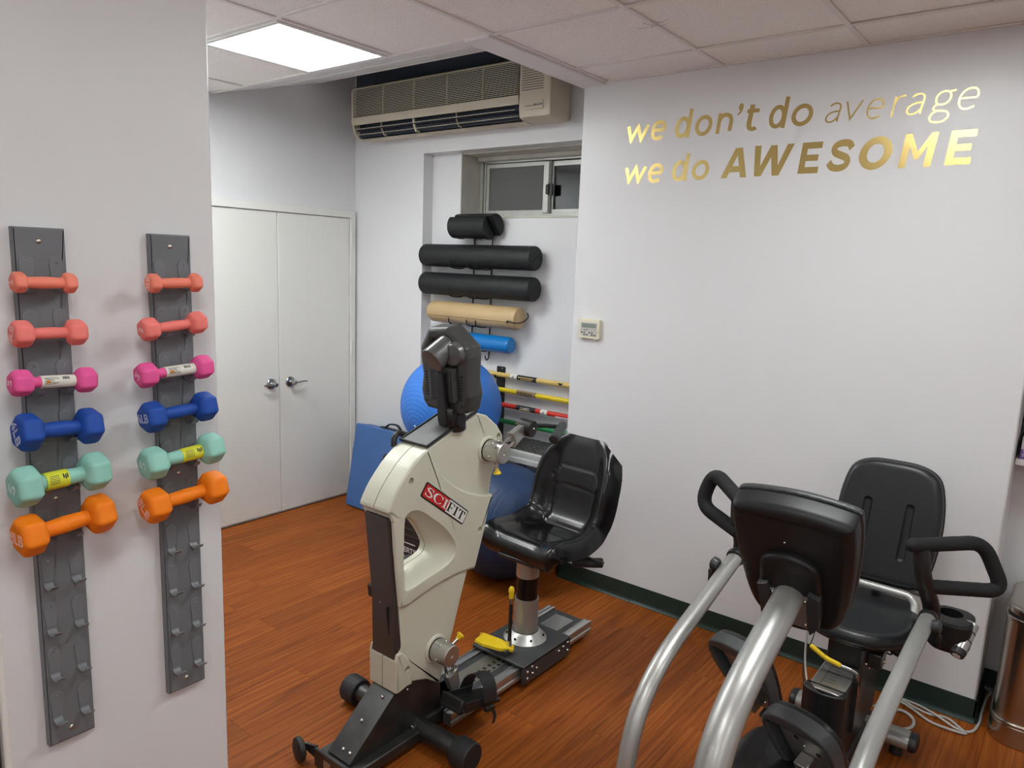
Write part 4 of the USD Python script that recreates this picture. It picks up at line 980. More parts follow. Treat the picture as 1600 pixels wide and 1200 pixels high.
part(gr_, 'grip_end', cyl(gB, gB + unit(gB - gA) * .014, .0195, n=20, ch=.006), 'black_rubber')
o, d, n_ = crank(2.105, 1.058, -1, .40 + PI, 'hand')
e = o + d * .185
part(eg, 'swivel_housing', cyl(e + (.028, 0, 0), e + (-.034, 0, 0), .034, n=24, ch=.004), 'black_plastic')
part(eg, 'hand_grip', cyl(e + (-.03, -.0, .0), e + (-.14, .02, .02), .0185, n=18, ch=.004), 'console_band')
def foot_pedal(o, d, s, tilt):
    pv_ = o + d * .185
    part(eg, 'pedal_spindle', cyl(pv_ + (-s * .012, 0, 0), pv_ + (s * .02, 0, 0), .012, n=14), 'crank_alu')
    c = pv_ + np.array([s * (.075 if s > 0 else .046), .01, -.012]); ux = np.array([1, 0, 0.]); uy = np.array([0, math.cos(tilt), math.sin(tilt)]); uz = np.cross(ux, uy)
    fp = part(eg, 'foot_pedal', obox(c, ux, uy, uz, .105, .24, .022, .006), 'black_plastic')
    part(fp, 'heel_cup', obox(c - uy * .112 + uz * .018, ux, uy, uz, .105, .014, .05, .005), 'black_plastic')
    for q in (-1, 1): part(fp, 'side_wall', obox(c + ux * q * .050 - uy * .02 + uz * .014, ux, uy, uz, .006, .16, .034, .002), 'black_plastic')
    arc_ = np.array([c + uy * .035 + ux * .060 * math.cos(a) + uz * (.012 + .085 * math.sin(a)) for a in np.linspace(0, PI, 14)])
    P_ = np.stack([arc_ - uy * .038, arc_ - uy * .013, arc_ + uy * .013, arc_ + uy * .038], 1)
    part(fp, 'strap', grid_surface(P_, .003), 'black_rubber')
    bk = c + ux * .062 + uy * .02 + uz * .0
    part(fp, 'strap_buckle', obox(bk + (.006, .01, -.01), ux, uy, uz, .016, .05, .02, .004), 'black_plastic')
    part(fp, 'strap_tail', tube(spline([bk + (.01, .02, -.012), bk + (.016, .03, -.045), bk + (.012, .026, -.075)], 5), .003, 6, rb=.009, up=(0, 1, 0)), 'black_rubber')
o, d, n_ = crank(1.840, .338, 1, -1.28, 'foot')
knob(o + np.array([.004, .030, .026]), (.2, .8, .6))
foot_pedal(o, d, 1, -.25)
o, d, n_ = crank(1.840, .338, -1, 1.47, 'foot')
foot_pedal(o, d, -1, .1)
# console
cy = 1.93
cq = .12
CF = frame((XC + .035, cy, 1.235), (1, 0, 0), (0, -math.sin(cq), math.cos(cq)), (0, -math.cos(cq), -math.sin(cq)))     # x across, y up the panel, z out of its back (towards the front of the machine)
def con(m): return xf(m, CF)
shell = Polygon([(-.105, .03), (-.112, .075), (-.098, .13), (-.104, .20), (-.100, .235), (-.055, .305), (.035, .312), (.118, .245), (.120, .21), (.110, .12), (.118, .07), (.100, .012), (.05, .0), (-.04, .006), (-.085, .008)])
shell = shell.buffer(-.008).buffer(.012, quad_segs=5)
handle_hole = Polygon([(-.062, .225), (-.038, .268), (.022, .272), (.060, .232), (.045, .222), (-.05, .218)]).buffer(-.004).buffer(.004)
part(eg, 'console', con(prism(shell.difference(handle_hole), -.045, .040, .012, .016)), 'console_plastic', smooth=45)
part(eg, 'console_screen', con(prism(rrect(-.085, .03, .085, .21, .008), -.048, -.042, .001, 0)), 'black_plastic')
part(eg, 'fan_nozzle', con(cyl((.026, .258, .0), (.010, .205, .098), .044, .047, 32, .006)), 'console_gloss')
part(eg, 'fan_nozzle', con(lathe([(.001, -.02), (.038, -.02), (.047, .01), (.046, .040), (.036, .058), (.001, .067)], (.066, .224, 0), (.1, .0, 1), 28, caps=False)), 'console_gloss')
part(eg, 'back_plate', con(prism(rrect(-.056, .046, .076, .178, .012), .034, .056, .0, .008)), 'console_plastic')
part(eg, 'back_recess', con(prism(rrect(-.040, .056, .060, .164, .006), .054, .0585, .0, .001)), 'black_plastic')
part(eg, 'console_arm', con(prism(Polygon([(-.002, .156), (.034, .156), (.040, -.028), (.030, -.045), (.002, -.040), (-.004, -.02)]), .056, .074, .0, .005)), 'black_plastic')
for x0 in (-.084, .078):
    for k in range(9): part(eg, 'vent_slot', con(bx(x0 + k * .0010 * (1 if x0 > 0 else -.2), x0 + .016 + k * .0010 * (1 if x0 > 0 else -.2), .058 + .0105 * k, .0625 + .0105 * k, .036, .0412)), 'black_gap', smooth=False)
for x_, y_ in ((-.085, .035), (.088, .035), (.092, .222)): part(eg, 'screw_hole', con(cyl((x_, y_, .038), (x_, y_, .0412), .005, n=12)), 'black_gap')
part(eg, 'swivel_base', cyl((XC + .055, cy + .01, 1.160), (XC + .055, cy + .0, 1.225), .034, n=24, ch=.008), 'black_plastic')
part(eg, 'swivel_knuckle', cyl((XC + .018, cy - .01, 1.208), (XC + .095, cy - .01, 1.208), .027, n=22, ch=.005), 'black_plastic')
part(eg, 'console_foot', con(bx(-.01, .055, -.045, .03, -.02, .068, .012)), 'black_plastic')

# base of welded steel
ped = Polygon([(1.438, .078), (1.645, .248), (1.70, .262), (1.80, .240), (1.875, .185), (1.885, .072), (1.44, .072)])
part(eg, 'pedestal', prism(ped, XC - .058, XC + .060, .003, .003, 'yz'), 'frame_steel')
fd = unit((0, .207, .170)); fn_ = np.array([0, -fd[2], fd[1]])
for t_, q in ((.03, .0), (.03, .035), (.135, .0), (.235, .02)):
    part(eg, 'bolt', sphere(np.array([XC + q, 1.438, .078]) + fd * t_ + fn_ * .001, .007, 1), 'steel_screw')
part(eg, 'bolt', sphere((XC + .062, 1.70, .236), .006, 1), 'steel_bright')
part(eg, 'base_frame', bx(XC - .095, XC + .100, 1.42, 1.76, .030, .070, .004), 'frame_steel')
part(eg, 'base_frame', bx(XC - .055, XC + .075, 1.72, 2.05, .030, .080, .004), 'frame_steel')
part(eg, 'frame_hole', cyl((XC + .0985, 1.68, .05), (XC + .1008, 1.68, .05), .009, n=16), 'black_gap')
part(eg, 'front_plate', bx(XC - .100, XC + .104, 1.412, 1.424, .012, .082, .003), 'frame_steel')
for xx in (XC - .045, XC + .02, XC + .07): part(eg, 'rating_plate', bx(xx, xx + .035, 1.4105, 1.4125, .022, .060), 'logo_white' if xx > XC else 'silver_plate', smooth=False)
part(eg, 'front_plate', prism(Polygon([(XC - .104, .03), (XC - .104, .08), (XC - .165, .062), (XC - .182, .052), (XC - .165, .04)]), -1.432, -1.422, .001, .001, 'xz'), 'frame_steel')
w_ = part(eg, 'transport_wheel', lathe([(.012, -.013), (.034, -.013), (.042, -.008), (.043, 0), (.042, .008), (.034, .013), (.012, .013)], (XC - .175, 1.405, .044), (.25, 1, 0), 32), 'black_rubber')
part(w_, 'axle_bolt', sphere((XC - .170, 1.432, .052), .008, 1), 'steel_bright')
part(eg, 'cross_tube', cyl((XC - .27, 1.762, .055), (XC + .255, 1.762, .055), .037, n=30), 'frame_steel')
for s in (-1, 1):
    x0 = XC + s * .245 - (.02 if s < 0 else -.01)
    c_ = part(eg, 'end_cap', lathe([(.036, -.0), (.050, 0), (.053, .006), (.053, .068), (.049, .075), (.001, .077)], (x0, 1.762, .0535), (s, 0, 0), 34), 'black_rubber')
    for a in np.arange(0, 2 * PI, PI / 12):
        part(c_, 'rib', obox((x0 + s * .036, 1.762 + .0528 * math.cos(a), .0535 + .0528 * math.sin(a)), (1, 0, 0), (0, math.cos(a), math.sin(a)), (0, -math.sin(a), math.cos(a)), .062, .0015, .006), 'black_rubber', smooth=False)
# seat rail
for s in (-1, 1):
    xr = XC + .008 + s * .106
    part(eg, 'rail', prism(Polygon([(-.020, .034), (.020, .034), (.022, .05), (.017, .056), (.022, .064), (.020, .088), (.012, .090), (.008, .084), (-.008, .084), (-.012, .090), (-.020, .088), (-.022, .05)]), -2.845, -1.86, .001, .001, 'xz', o=(xr, 0, 0)), 'rail_alu')
part(eg, 'rail_bed', bx(XC - .078, XC + .094, 1.90, 2.84, .055, .080, .002), 'carriage')
part(eg, 'scale_plate', bx(XC - .045, XC + .035, 2.02, 2.30, .079, .0815), 'plate_gold', smooth=False)
part(eg, 'scale_strip', bx(XC + .030, XC + .058, 2.0, 2.30, .079, .083), 'silver_plate', smooth=False)
for k in range(7):
    part(eg, 'detent_slot', bx(XC + .008, XC + .024, 2.09 + .032 * k, 2.102 + .032 * k, .0812, .0826), 'black_gap', smooth=False)
    part(eg, 'scale_mark', bx(XC + .038, XC + .050, 2.085 + .032 * k, 2.098 + .032 * k, .0828, .0838), 'black_gap', smooth=False)
part(eg, 'scale_plate', bx(XC - .04, XC + .062, 2.66, 2.80, .0795, .082), 'silver_plate', smooth=False)
part(eg, 'rail_foot', bx(XC - .09, XC + .105, 2.80, 2.835, 0, .036, .004), 'black_rubber')
part(eg, 'rail_foot', bx(XC - .05, XC + .07, 1.95, 2.0, 0, .034, .004), 'black_rubber')
part(eg, 'front_foot', bx(XC - .09, XC + .095, 1.43, 1.46, 0, .032, .004), 'black_rubber')
# carriage and post
part(eg, 'carriage_plate', bx(XC - .125, XC + .162, 2.275, 2.625, .094, .108, .003), 'carriage')
part(eg, 'carriage_side', bx(XC + .148, XC + .162, 2.275, 2.625, .022, .104, .002), 'carriage')
part(eg, 'carriage_side', bx(XC - .125, XC - .111, 2.275, 2.625, .022, .104, .002), 'carriage')
for yy, zz in ((2.30, .075), (2.30, .045), (2.33, .088), (2.335, .055), (2.365, .066), (2.53, .075), (2.565, .082), (2.60, .088), (2.60, .05)):
    part(eg, 'bolt', sphere((XC + .163, yy, zz), .0075, 1), 'steel_bright')
pc = np.array([XC + .014, 2.475, 0])
part(eg, 'post_flange', lathe([(.098, .106), (.098, .116), (.066, .150), (.058, .152)], pc, (0, 0, 1), 44), 'crank_alu')
for a in (-.6, -1.5, -2.4, .4): part(eg, 'flange_bolt', sphere(pc + (.083 * math.cos(a), .083 * math.sin(a), .1345), .0055, 1), 'black_gap')
part(eg, 'post', cyl(pc + (0, 0, .14), pc + (0, 0, .305), .0545, n=36), 'silver_paint')
part(eg, 'post_gap', cyl(pc + (0, 0, .146), pc + (0, 0, .152), .0575, n=36), 'black_gap')
part(eg, 'post_sleeve', cyl(pc + (0, 0, .30), pc + (0, 0, .41), .0485, n=36), 'vinyl_black')
part(eg, 'post_collar', cyl(pc + (0, 0, .405), pc + (0, 0, .50), .0515, n=36, ch=.003), 'crank_alu')
part(eg, 'seat_plate', bx(pc[0] - .10, pc[0] + .10, 2.38, 2.62, .495, .515, .004), 'black_plastic')
# yellow foot lever and height lever
yl = [(-.085, -.038), (-.055, -.050), (.02, -.040), (.055, -.016), (.075, -.014), (.075, .014), (.055, .016), (.02, .030), (-.06, .030)]
lv = frame((XC - .005, 2.29, .150), unit((.80, .55, -.30)), unit((-.56, .83, .0)), unit(np.cross(unit((.80, .55, -.30)), unit((-.56, .83, .0)))))
pdl = part(eg, 'foot_lever', prism(Polygon(yl).buffer(.006), -.007, .007, .002, .003, mat=lv), 'safety_yellow', label='yellow ribbed foot lever')
for k in range(5): part(pdl, 'rib', xf(bx(-.078, .0, -.036 + .014 * k, -.033 + .014 * k, .006, .0085), lv), 'safety_yellow', smooth=False)
part(eg, 'lever_bracket', bx(XC + .02, XC + .055, 2.285, 2.33, .106, .135, .004), 'carriage')
hx = np.array([XC + .040, 2.325, 0])
part(eg, 'height_lever', cyl(hx + (0, 0, .12), hx + (.002, 0, .345), .0085, n=14), 'black_plastic')
part(eg, 'height_lever_ferrule', cyl(hx + (0, 0, .12), hx + (0, 0, .165), .011, n=14, ch=.002), 'steel_bright')
part(eg, 'height_lever_ferrule', cyl(hx + (.002, 0, .335), hx + (.002, 0, .36), .010, n=14, ch=.002), 'steel_bright')
part(eg, 'height_lever_knob', lathe([(.008, 0), (.011, .010), (.010, .022), (.013, .034), (.0125, .046), (.007, .055), (.001, .057)], hx + (.002, 0, .356), (0, 0, 1), 18), 'safety_yellow', label='yellow knob of the height lever')

# bucket seat
so = np.array([XC + .005, 2.385, .585]); sa = -.095
sx, sy = np.array([math.cos(sa), math.sin(sa), 0]), np.array([-math.sin(sa), math.cos(sa), 0])
path = spline([(.050, -.100), (.012, -.085), (-.010, -.045), (.004, -.004), (.05, .010), (.14, -.004), (.24, -.016), (.315, -.012), (.362, .022), (.388, .085), (.402, .17), (.418, .26), (.434, .330), (.444, .368), (.456, .398)], 7)
L_ = np.r_[0, np.cumsum(np.linalg.norm(np.diff(path, axis=0), axis=1))]; uu = np.linspace(0, L_[-1], 110)
path = np.column_stack([np.interp(uu, L_, path[:, k]) for k in (0, 1)]); tt = uu / L_[-1]
wid = np.interp(tt, [0, .06, .12, .25, .38, .47, .54, .62, .70, .77, .83, .88, .92, .96, .985, 1.0], [.195, .222, .240, .254, .256, .246, .236, .242, .246, .246, .240, .226, .206, .170, .132, .100])
wid = np.convolve(np.pad(wid, 2, 'edge'), np.ones(5) / 5, 'valid')
rise = np.interp(tt, [0, .08, .16, .35, .48, .56, .75, .86, .93, 1.0], [.0, .004, .022, .036, .072, .082, .066, .045, .022, .006])
tg = np.gradient(path, axis=0); tg /= np.linalg.norm(tg, axis=1, keepdims=True); nn = np.column_stack([-tg[:, 1], tg[:, 0]])
ws = np.sin(np.linspace(-1, 1, 61) * PI / 2 * .98); ws = ws / abs(ws).max()
G = np.zeros((110, 61, 3))
for i in range(110):
    for j, w in enumerate(ws):
        aw = abs(w)
        hgt = rise[i] * (np.clip((aw - .42) / .40, 0, 1) ** 2 * (3 - 2 * np.clip((aw - .42) / .40, 0, 1)))
        edge = np.clip((aw - .80) / .20, 0, 1) * np.clip((1 - tt[i]) / .10, 0, 1); hgt -= edge ** 2 * (.060 + rise[i] * .35)
        t = tt[i]
        g = 0                                                   # stitched lines of the inset panels
        for lo, hi, wl in ((.155, .40, .60), (.50, .83, .56)):
            if lo - .012 < t < hi + .012 and aw < wl + .05:
                wt = wl * (1 - .28 * max(0, (t - hi + .10) / .10) ** 2 if t > hi - .10 else 1) * (1 - .22 * max(0, (lo + .06 - t) / .06) ** 2 if t < lo + .06 else 1)
                dd = min(abs(aw - wt) * wid[i], *(abs(t - q) * L_[-1] + (9 if aw > wt else 0) for q in (lo, hi)))
                g = max(g, math.exp(-(dd / .0042) ** 2))
                if aw < wt and lo < t < hi: hgt += .004
        dd = abs(t - (.735 - .05 * aw ** 2)) * L_[-1]
        if aw < .50: g = max(g, math.exp(-(dd / .0042) ** 2))
        hgt -= .0042 * g
        q = path[i] + nn[i] * hgt
        G[i, j] = so + sx * (w * wid[i] * (1 - .04 * edge)) + sy * q[0] + np.array([0, 0, 1]) * q[1]
dN = np.cross(np.gradient(G, axis=0), np.gradient(G, axis=1))
if dN[30, 30, 2] < 0: G = G[:, ::-1]
part(eg, 'bucket_seat', grid_surface(G, .034), 'vinyl_black', smooth=60)
rimpath = np.vstack([G[:, 0], G[-1, 1:-1], G[::-1, -1], G[0, -2:0:-1]])
rimpath = rimpath[::3] - np.array([0, 0, .006])
lvA = np.array([XC + .10, 2.60, .505])
part(eg, 'seat_lever', tube(spline([lvA, lvA + (.06, .01, .005), lvA + (.13, .03, -.005), lvA + (.20, .04, -.012)], 5), .011, 10, rb=.007, up=(0, 0, 1)), 'black_plastic')
part(eg, 'lever_grip', cyl((XC + .165, 2.60, .472), (XC + .285, 2.665, .484), .0215, n=20, ch=.008), 'black_rubber')

# ================================================================== RECUMBENT STEPPER
NC = -.52
ns_ = thing('recumbent_stepper', 'black and silver recumbent stepper with looped arm handles facing its high backed seat', 'exercise machine', (NC, 2.1, 0))
# frame
mt = bend([(NC, 1.955, .965), (NC, 1.894, .945), (NC, 1.757, .895), (NC, 1.60, .838), (NC, 1.49, .775), (NC, 1.425, .69), (NC, 1.398, .58), (NC, 1.39, .42), (NC, 1.39, .24), (NC, 1.40, .08)])
part(ns_, 'main_tube', tube(mt, .034, 28, rb=.039, up=(1, 0, 0)), 'silver_paint', smooth=60)
part(ns_, 'base_beam', bx(NC - .06, NC + .06, 1.30, 2.98, .035, .095, .012, 2), 'black_plastic')
for yy, a, b in ((1.33, -.80, -.24), (2.90, -.728, -.312)):
    sb = part(ns_, 'stabilizer', tube([(a, yy, .066), ((a + b) / 2, yy, .066), (b, yy, .066)], .045, 24, rb=.034, up=(0, 0, 1)), 'silver_paint')
    for x0, s in ((a, -1), (b, 1)):
        part(sb, 'end_cap', tube([(x0 - s * .004, yy, .066), (x0 + s * .012, yy, .066), (x0 + s * .022, yy, .066), (x0 + s * .026, yy, .066)], [.0465, .0465, .040, .026], 24, rb=[.0355, .0355, .030, .020], up=(0, 0, 1)), 'black_plastic')
        part(sb, 'levelling_foot', cyl((x0 - s * .045, yy, 0), (x0 - s * .045, yy, .036), .024, .020, 18, .004), 'black_rubber')
cov = [(1.36, .09), (1.34, .24), (1.42, .36), (1.70, .385), (1.98, .38), (2.20, .345), (2.32, .25), (2.35, .09)]
part(ns_, 'base_cover', prism(smooth_poly(cov, 4), NC - .165, NC + .150, .06, .06, 'yz', steps=4), 'black_plastic', smooth=60)
part(ns_, 'drive_cover', prism(smooth_poly([(1.44, .30), (1.40, .44), (1.43, .56), (1.47, .60), (1.50, .55), (1.56, .40), (1.62, .30)], 4), NC - .032, NC + .05, .015, .015, 'yz', steps=3), 'black_plastic', smooth=60)

# console on the main tube
ku = unit((0, -.165, .36)); kb = np.cross((1, 0, 0), ku)
KF = frame((NC, 2.0, .845), (1, 0, 0), ku, kb)
def con2(m): return xf(m, KF)
ks = Polygon(spline([(-.134, .388), (0, .402), (.134, .388), (.152, .362), (.153, .29), (.146, .20), (.131, .09), (.104, .02), (.06, .0), (-.06, .0), (-.104, .02), (-.131, .09), (-.146, .20), (-.153, .29), (-.152, .362)], 5, closed=True))
part(ns_, 'console', con2(prism(ks, -.030, .045, .012, .028, steps=4)), 'console_dark', smooth=60)
part(ns_, 'console_bezel', con2(prism(ks.buffer(.004), -.052, -.026, .014, .006, steps=3)), 'console_band', smooth=60)
part(ns_, 'console_screen', con2(prism(ks.buffer(-.03), -.054, -.050)), 'black_plastic')
pod = Polygon(spline([(-.080, .185), (-.066, .245), (0, .268), (.066, .245), (.080, .185), (.076, .06), (.045, .015), (-.045, .015), (-.076, .06)], 4, closed=True))
part(ns_, 'console_pod', con2(prism(pod, .040, .068, 0, .014, steps=3)), 'console_dark', smooth=60)
for k in range(11): part(ns_, 'vent_slot', con2(bx(-.038 + .0006 * k, .040, .152 + .0062 * k - .0002, .1548 + .0062 * k, .0665, .0688)), 'black_gap', smooth=False)
for s in (-1, 1):
    part(ns_, 'bracket_cheek', con2(prism(Polygon([(s * .052, .172), (s * .080, .160), (s * .076, .055), (s * .052, .02), (s * .046, .05), (s * .046, .130)]), .060, .082, 0, .003)), 'console_band')
part(ns_, 'console_mount', con2(prism(sbox(-.052, .035, .052, .148), .062, .074, 0, .001)), 'silver_plate')
for x_, y_ in ((-.042, .140), (-.018, .141), (.02, .141), (.043, .136), (.042, .05)): part(ns_, 'bolt', con2(sphere((x_, y_, .0745), .005, 1)), 'steel_bright')
part(ns_, 'screw', con2(sphere((-.012, .298, .0455), .0036, 1)), 'steel_bright')
for x_, y_ in ((-.132, .352), (.130, .340), (.112, .135), (-.116, .16)): part(ns_, 'screw_hole', con2(cyl((x_, y_, .035), (x_, y_, .0446), .0065, n=12)), 'black_gap')

# arms with looped handles
def arm(path, collar, stem_top, loop, s, name_label):
    p = bend(path)
    part(ns_, 'arm_tube', tube(p, .0200, 22, rb=.0245, up=(1, 0, 0)), 'silver_paint', smooth=60, label=name_label)
    c = np.array(path[0], float); d = unit(np.array(path[0], float) - np.array(path[1], float))
    part(ns_, 'arm_collar', cyl(c - d * .012, c + d * .008, .0290, n=24, ch=.004), 'black_plastic')
    part(ns_, 'inner_tube', cyl(c, c + d * .04, .020, n=20), 'console_band')
    kn = c - d * .085 + np.array([s * .035, 0, .012])
    part(ns_, 'clamp_lever', [lathe([(.018, 0), (.021, .006), (.021, .02), (.012, .026), (.001, .027)], kn - np.array([s * .012, 0, 0]), (s, 0, .2), 18)], 'console_band')
    part(ns_, 'clamp_tab', hull([kn + q for q in ((0, .0, -.02), (s * .02, 0, -.02), (0, .03, -.03), (s * .015, .03, -.06), (0, .015, -.075), (s * .018, .0, -.07))]), 'black_plastic')
    hs = part(ns_, 'handle_stem', tube(spline([c + d * .02 + np.array([0, .012, -.035]), c + d * .035 + np.array([0, .008, .02]), (np.array(collar) * .4 + np.array(stem_top) * .6), np.array(stem_top) + (0, 0, .012)], 6), .022, 20, rb=.026, up=(1, 0, 0)), 'black_plastic', smooth=60)
    part(ns_, 'handle_loop', tube(fillet(loop, .055, 8), .0232, 20, round_end=True), 'grip_foam', smooth=60)
arm([(-.78, 2.19, .878), (-.78, 1.936, .807), (-.78, 1.755, .757), (-.78, 1.638, .703), (-.78, 1.571, .630), (-.78, 1.535, .54), (-.78, 1.520, .44), (-.77, 1.51, .34), (-.75, 1.50, .26)],
    (-.78, 2.20, .885), (-.785, 2.19, 1.075), [(-.775, 2.17, 1.07), (-.905, 2.265, 1.118), (-.938, 2.25, 1.0), (-.785, 2.195, .960)], -1, 'silver swing arm on the far side')
arm([(-.28, 2.60, .688), (-.28, 2.36, .688), (-.28, 2.14, .676), (-.28, 1.94, .662), (-.28, 1.78, .642), (-.28, 1.66, .60), (-.28, 1.58, .52), (-.28, 1.53, .41), (-.29, 1.50, .28)],
    (-.28, 2.585, .693), (-.325, 2.565, .925), [(-.342, 2.54, .936), (-.170, 2.728, .939), (-.099, 2.750, .785), (-.307, 2.59, .792)], 1, 'silver swing arm on the near side')
for s in (-1, 1): part(ns_, 'arm_pivot', cyl((NC + s * .12, 1.50, .27), (NC + s * .255, 1.50, .27), .030, n=20, ch=.004), 'black_plastic')

# pedals
def step_pedal(c, up, w, lab, s):
    c = np.array(c, float); up = unit(up); w = np.array(w, float); w = unit(w - up * (w @ up)); n = np.cross(w, up)
    if n[1] > 0: n = -n                                          # n: the back of the pedal, towards the front of the machine
    w, up = w * 1.1, up * 1.06; F = frame(c, w, up, np.cross(w, up)); sg_ = 1 if np.cross(w, up) @ n > 0 else -1
    outer = Polygon(spline([(-.088, .02), (-.090, .085), (-.062, .135), (0, .148), (.062, .135), (.090, .085), (.096, .0), (.090, -.10), (.066, -.145), (.046, -.12), (.060, -.06), (-.058, -.02), (-.066, -.05), (-.082, -.045)], 4, closed=True)).buffer(0)
    full = Polygon(spline([(-.098, .02), (-.100, .085), (-.070, .130), (0, .145), (.070, .130), (.100, .085), (.100, .02), (.086, -.07), (.066, -.14), (-.030, -.14), (-.066, -.07)], 4, closed=True))
    plate = Polygon([(-.064, .082), (.064, .082), (.062, -.02), (.042, -.128), (-.010, -.128), (-.046, -.02)]).buffer(.008)
    def P_(m): return xf(m, F if sg_ > 0 else frame(c, -w, up, n))
    ring = full.difference(plate.buffer(.012)).difference(sbox(-.2, -.3, -.0, -.085))
    t = part(ns_, 'foot_pedal', P_(prism(ring, -.02, .020, .006, .006, steps=2)), 'pedal_rim', smooth=50, label=lab)
    part(t, 'pedal_shell', P_(prism(full.buffer(-.004), -.035, -.012, .006, .002)), 'black_plastic', smooth=50)
    part(t, 'pedal_plate', P_(prism(plate, -.012, -.004, 0, .0015)), 'silver_plate')
    for x_, y_ in ((-.048, .070), (.048, .070), (.0, .03), (.036, -.10), (-.010, -.10)): part(t, 'bolt', P_(sphere((x_, y_, -.0035), .0045, 1)), 'steel_bright')
    for x_, y_ in ((-.02, .05), (.036, .02)): part(t, 'plate_hole', P_(cyl((x_, y_, -.006), (x_, y_, -.0036), .007, n=12)), 'black_gap')
    part(t, 'pedal_bracket', P_(bx(-.018, .022, -.12, .0, -.005, .035, .003)), 'silver_plate')
    q = c + n * .03 - up * .07
    part(ns_, 'pedal_arm', tube(spline([q, q + n * .06 - np.array([0, .0, .05]), (NC + s * .10, 1.95, .24), (NC + s * .10, 1.72, .22)], 6), .017, 14), 'silver_paint')
step_pedal((-.728, 2.235, .468), (-.22, -.42, .88), (.93, -.33, .075), 'far foot pedal with black rim and silver plate', -1)
step_pedal((-.462, 2.005, .435), (-.20, -.40, .90), (.95, -.30, .078), 'near foot pedal with black rim and silver plate', 1)

# seat rail and seat
part(ns_, 'seat_rail', bx(-.588, -.470, 2.455, 3.02, .09, .386, .008, 2), 'black_plastic')
part(ns_, 'rail_top', bx(-.585, -.474, 2.445, 3.0, .386, .398, .003), 'silver_plate')
part(ns_, 'scale_print', [bx(-.555, -.5535, 2.47, 2.63, .3978, .3985)] + [bx(-.5535, -.515, 2.48 + .024 * k, 2.4812 + .024 * k, .3978, .3985) for k in range(7)], 'print_black', smooth=False, kind='stuff')
nose = Polygon(spline([(-.592, 2.47), (-.590, 2.432), (-.53, 2.412), (-.470, 2.430), (-.466, 2.47)], 5)).buffer(.004)
part(ns_, 'rail_nose', prism(nose, .17, .402, .03, .006, steps=3), 'black_plastic', smooth=50)
part(ns_, 'seat_carriage', bx(-.585, -.455, 2.66, 2.95, .398, .505, .010, 2), 'black_plastic')
part(ns_, 'carriage_bracket', bx(-.462, -.452, 2.60, 2.85, .34, .50, .002), 'frame_steel')
part(ns_, 'carriage_bracket', bx(-.452, -.405, 2.66, 2.74, .42, .475, .004), 'frame_steel')
part(ns_, 'carriage_bracket', bx(-.475, -.455, 2.58, 2.66, .20, .42, .002), 'frame_steel')
for x_, y_, z_ in ((-.450, 2.64, .44), (-.450, 2.70, .40), (-.404, 2.70, .44)): part(ns_, 'bolt', sphere((x_, y_, z_), .006, 1), 'steel_bright')
part(ns_, 'lock_knob', cyl((-.40, 2.80, .45), (-.365, 2.80, .44), .016, n=16, ch=.004), 'black_rubber')
part(ns_, 'lock_cable', tube(spline([(-.45, 2.72, .47), (-.42, 2.74, .465), (-.40, 2.77, .44), (-.385, 2.80, .445)], 5), .003, 8), 'black_rubber')
l1 = spline([(-.612, 2.56, .478), (-.565, 2.565, .452), (-.520, 2.57, .440)], 5)
part(ns_, 'adjust_lever', tube(l1, .0085, 12, round_end=True), 'safety_yellow', label='yellow seat adjusting lever')
part(ns_, 'lever_rod', tube(fillet([(-.53, 2.568, .442), (-.462, 2.575, .435), (-.455, 2.60, .33), (-.46, 2.62, .30)], .02), .0045, 10), 'steel_bright')
part(ns_, 'swivel_lever', tube([(-.745, 2.74, .500), (-.71, 2.745, .500), (-.675, 2.75, .502)], .0075, 12, round_end=True), 'safety_yellow', label='yellow seat swivel lever')
part(ns_, 'lever_rod', tube(spline([(-.68, 2.75, .502), (-.655, 2.755, .506), (-.62, 2.77, .512)], 4), .005, 8), 'black_plastic')
pad = Polygon(spline([(-.695, 2.72), (-.62, 2.625), (-.52, 2.60), (-.42, 2.625), (-.345, 2.72), (-.335, 2.86), (-.36, 3.02), (-.44, 3.05), (-.60, 3.05), (-.68, 3.02), (-.705, 2.86)], 5, closed=True))
part(ns_, 'seat_cushion', prism(pad, .502, .556, .010, .030, steps=4), 'vinyl_charcoal', smooth=60)
pe = spline([(-.695, 2.72), (-.62, 2.625), (-.52, 2.60), (-.42, 2.625), (-.345, 2.72), (-.335, 2.86), (-.36, 3.02), (-.44, 3.05), (-.60, 3.05), (-.68, 3.02), (-.705, 2.86)], 5, closed=True)
part(ns_, 'seat_piping', tube([(a, b, .515) for a, b in pe[::2]], .0045, 8, closed=True), 'vinyl_black')
# backrest: local x across, y up, z towards the front
bu = unit((0, .10, .45)); bf = np.cross((1, 0, 0), bu)
BF = frame((-.512, 3.03, .600), (1, 0, 0), bu, bf)
bp = Polygon(spline([(-.125, .0), (0, -.006), (.125, .0), (.158, .035), (.178, .13), (.186, .25), (.176, .36), (.150, .435), (.09, .468), (0, .474), (-.09, .468), (-.150, .435), (-.176, .36), (-.186, .25), (-.178, .13), (-.158, .035)], 5, closed=True))
cush = to_man(xf(prism(bp, .0, .050, .010, .030, steps=5), BF))
for x_ in (-.078, .070):
    a_ = np.array([[x_, .11, .055], [x_ + .004, .19, .055], [x_ + .006, .305, .055]])
    g_ = [tuple((BF @ np.r_[p_, 1])[:3]) for p_ in a_]
    for q_ in g_: pass
    cush -= to_man(tube(g_, .017, 16, round_end=True))
part(ns_, 'backrest', cush, 'vinyl_charcoal', smooth=45)
part(ns_, 'backrest_board', xf(prism(bp.buffer(.004), -.014, .004, .004, .002), BF), 'black_plastic', smooth=50)
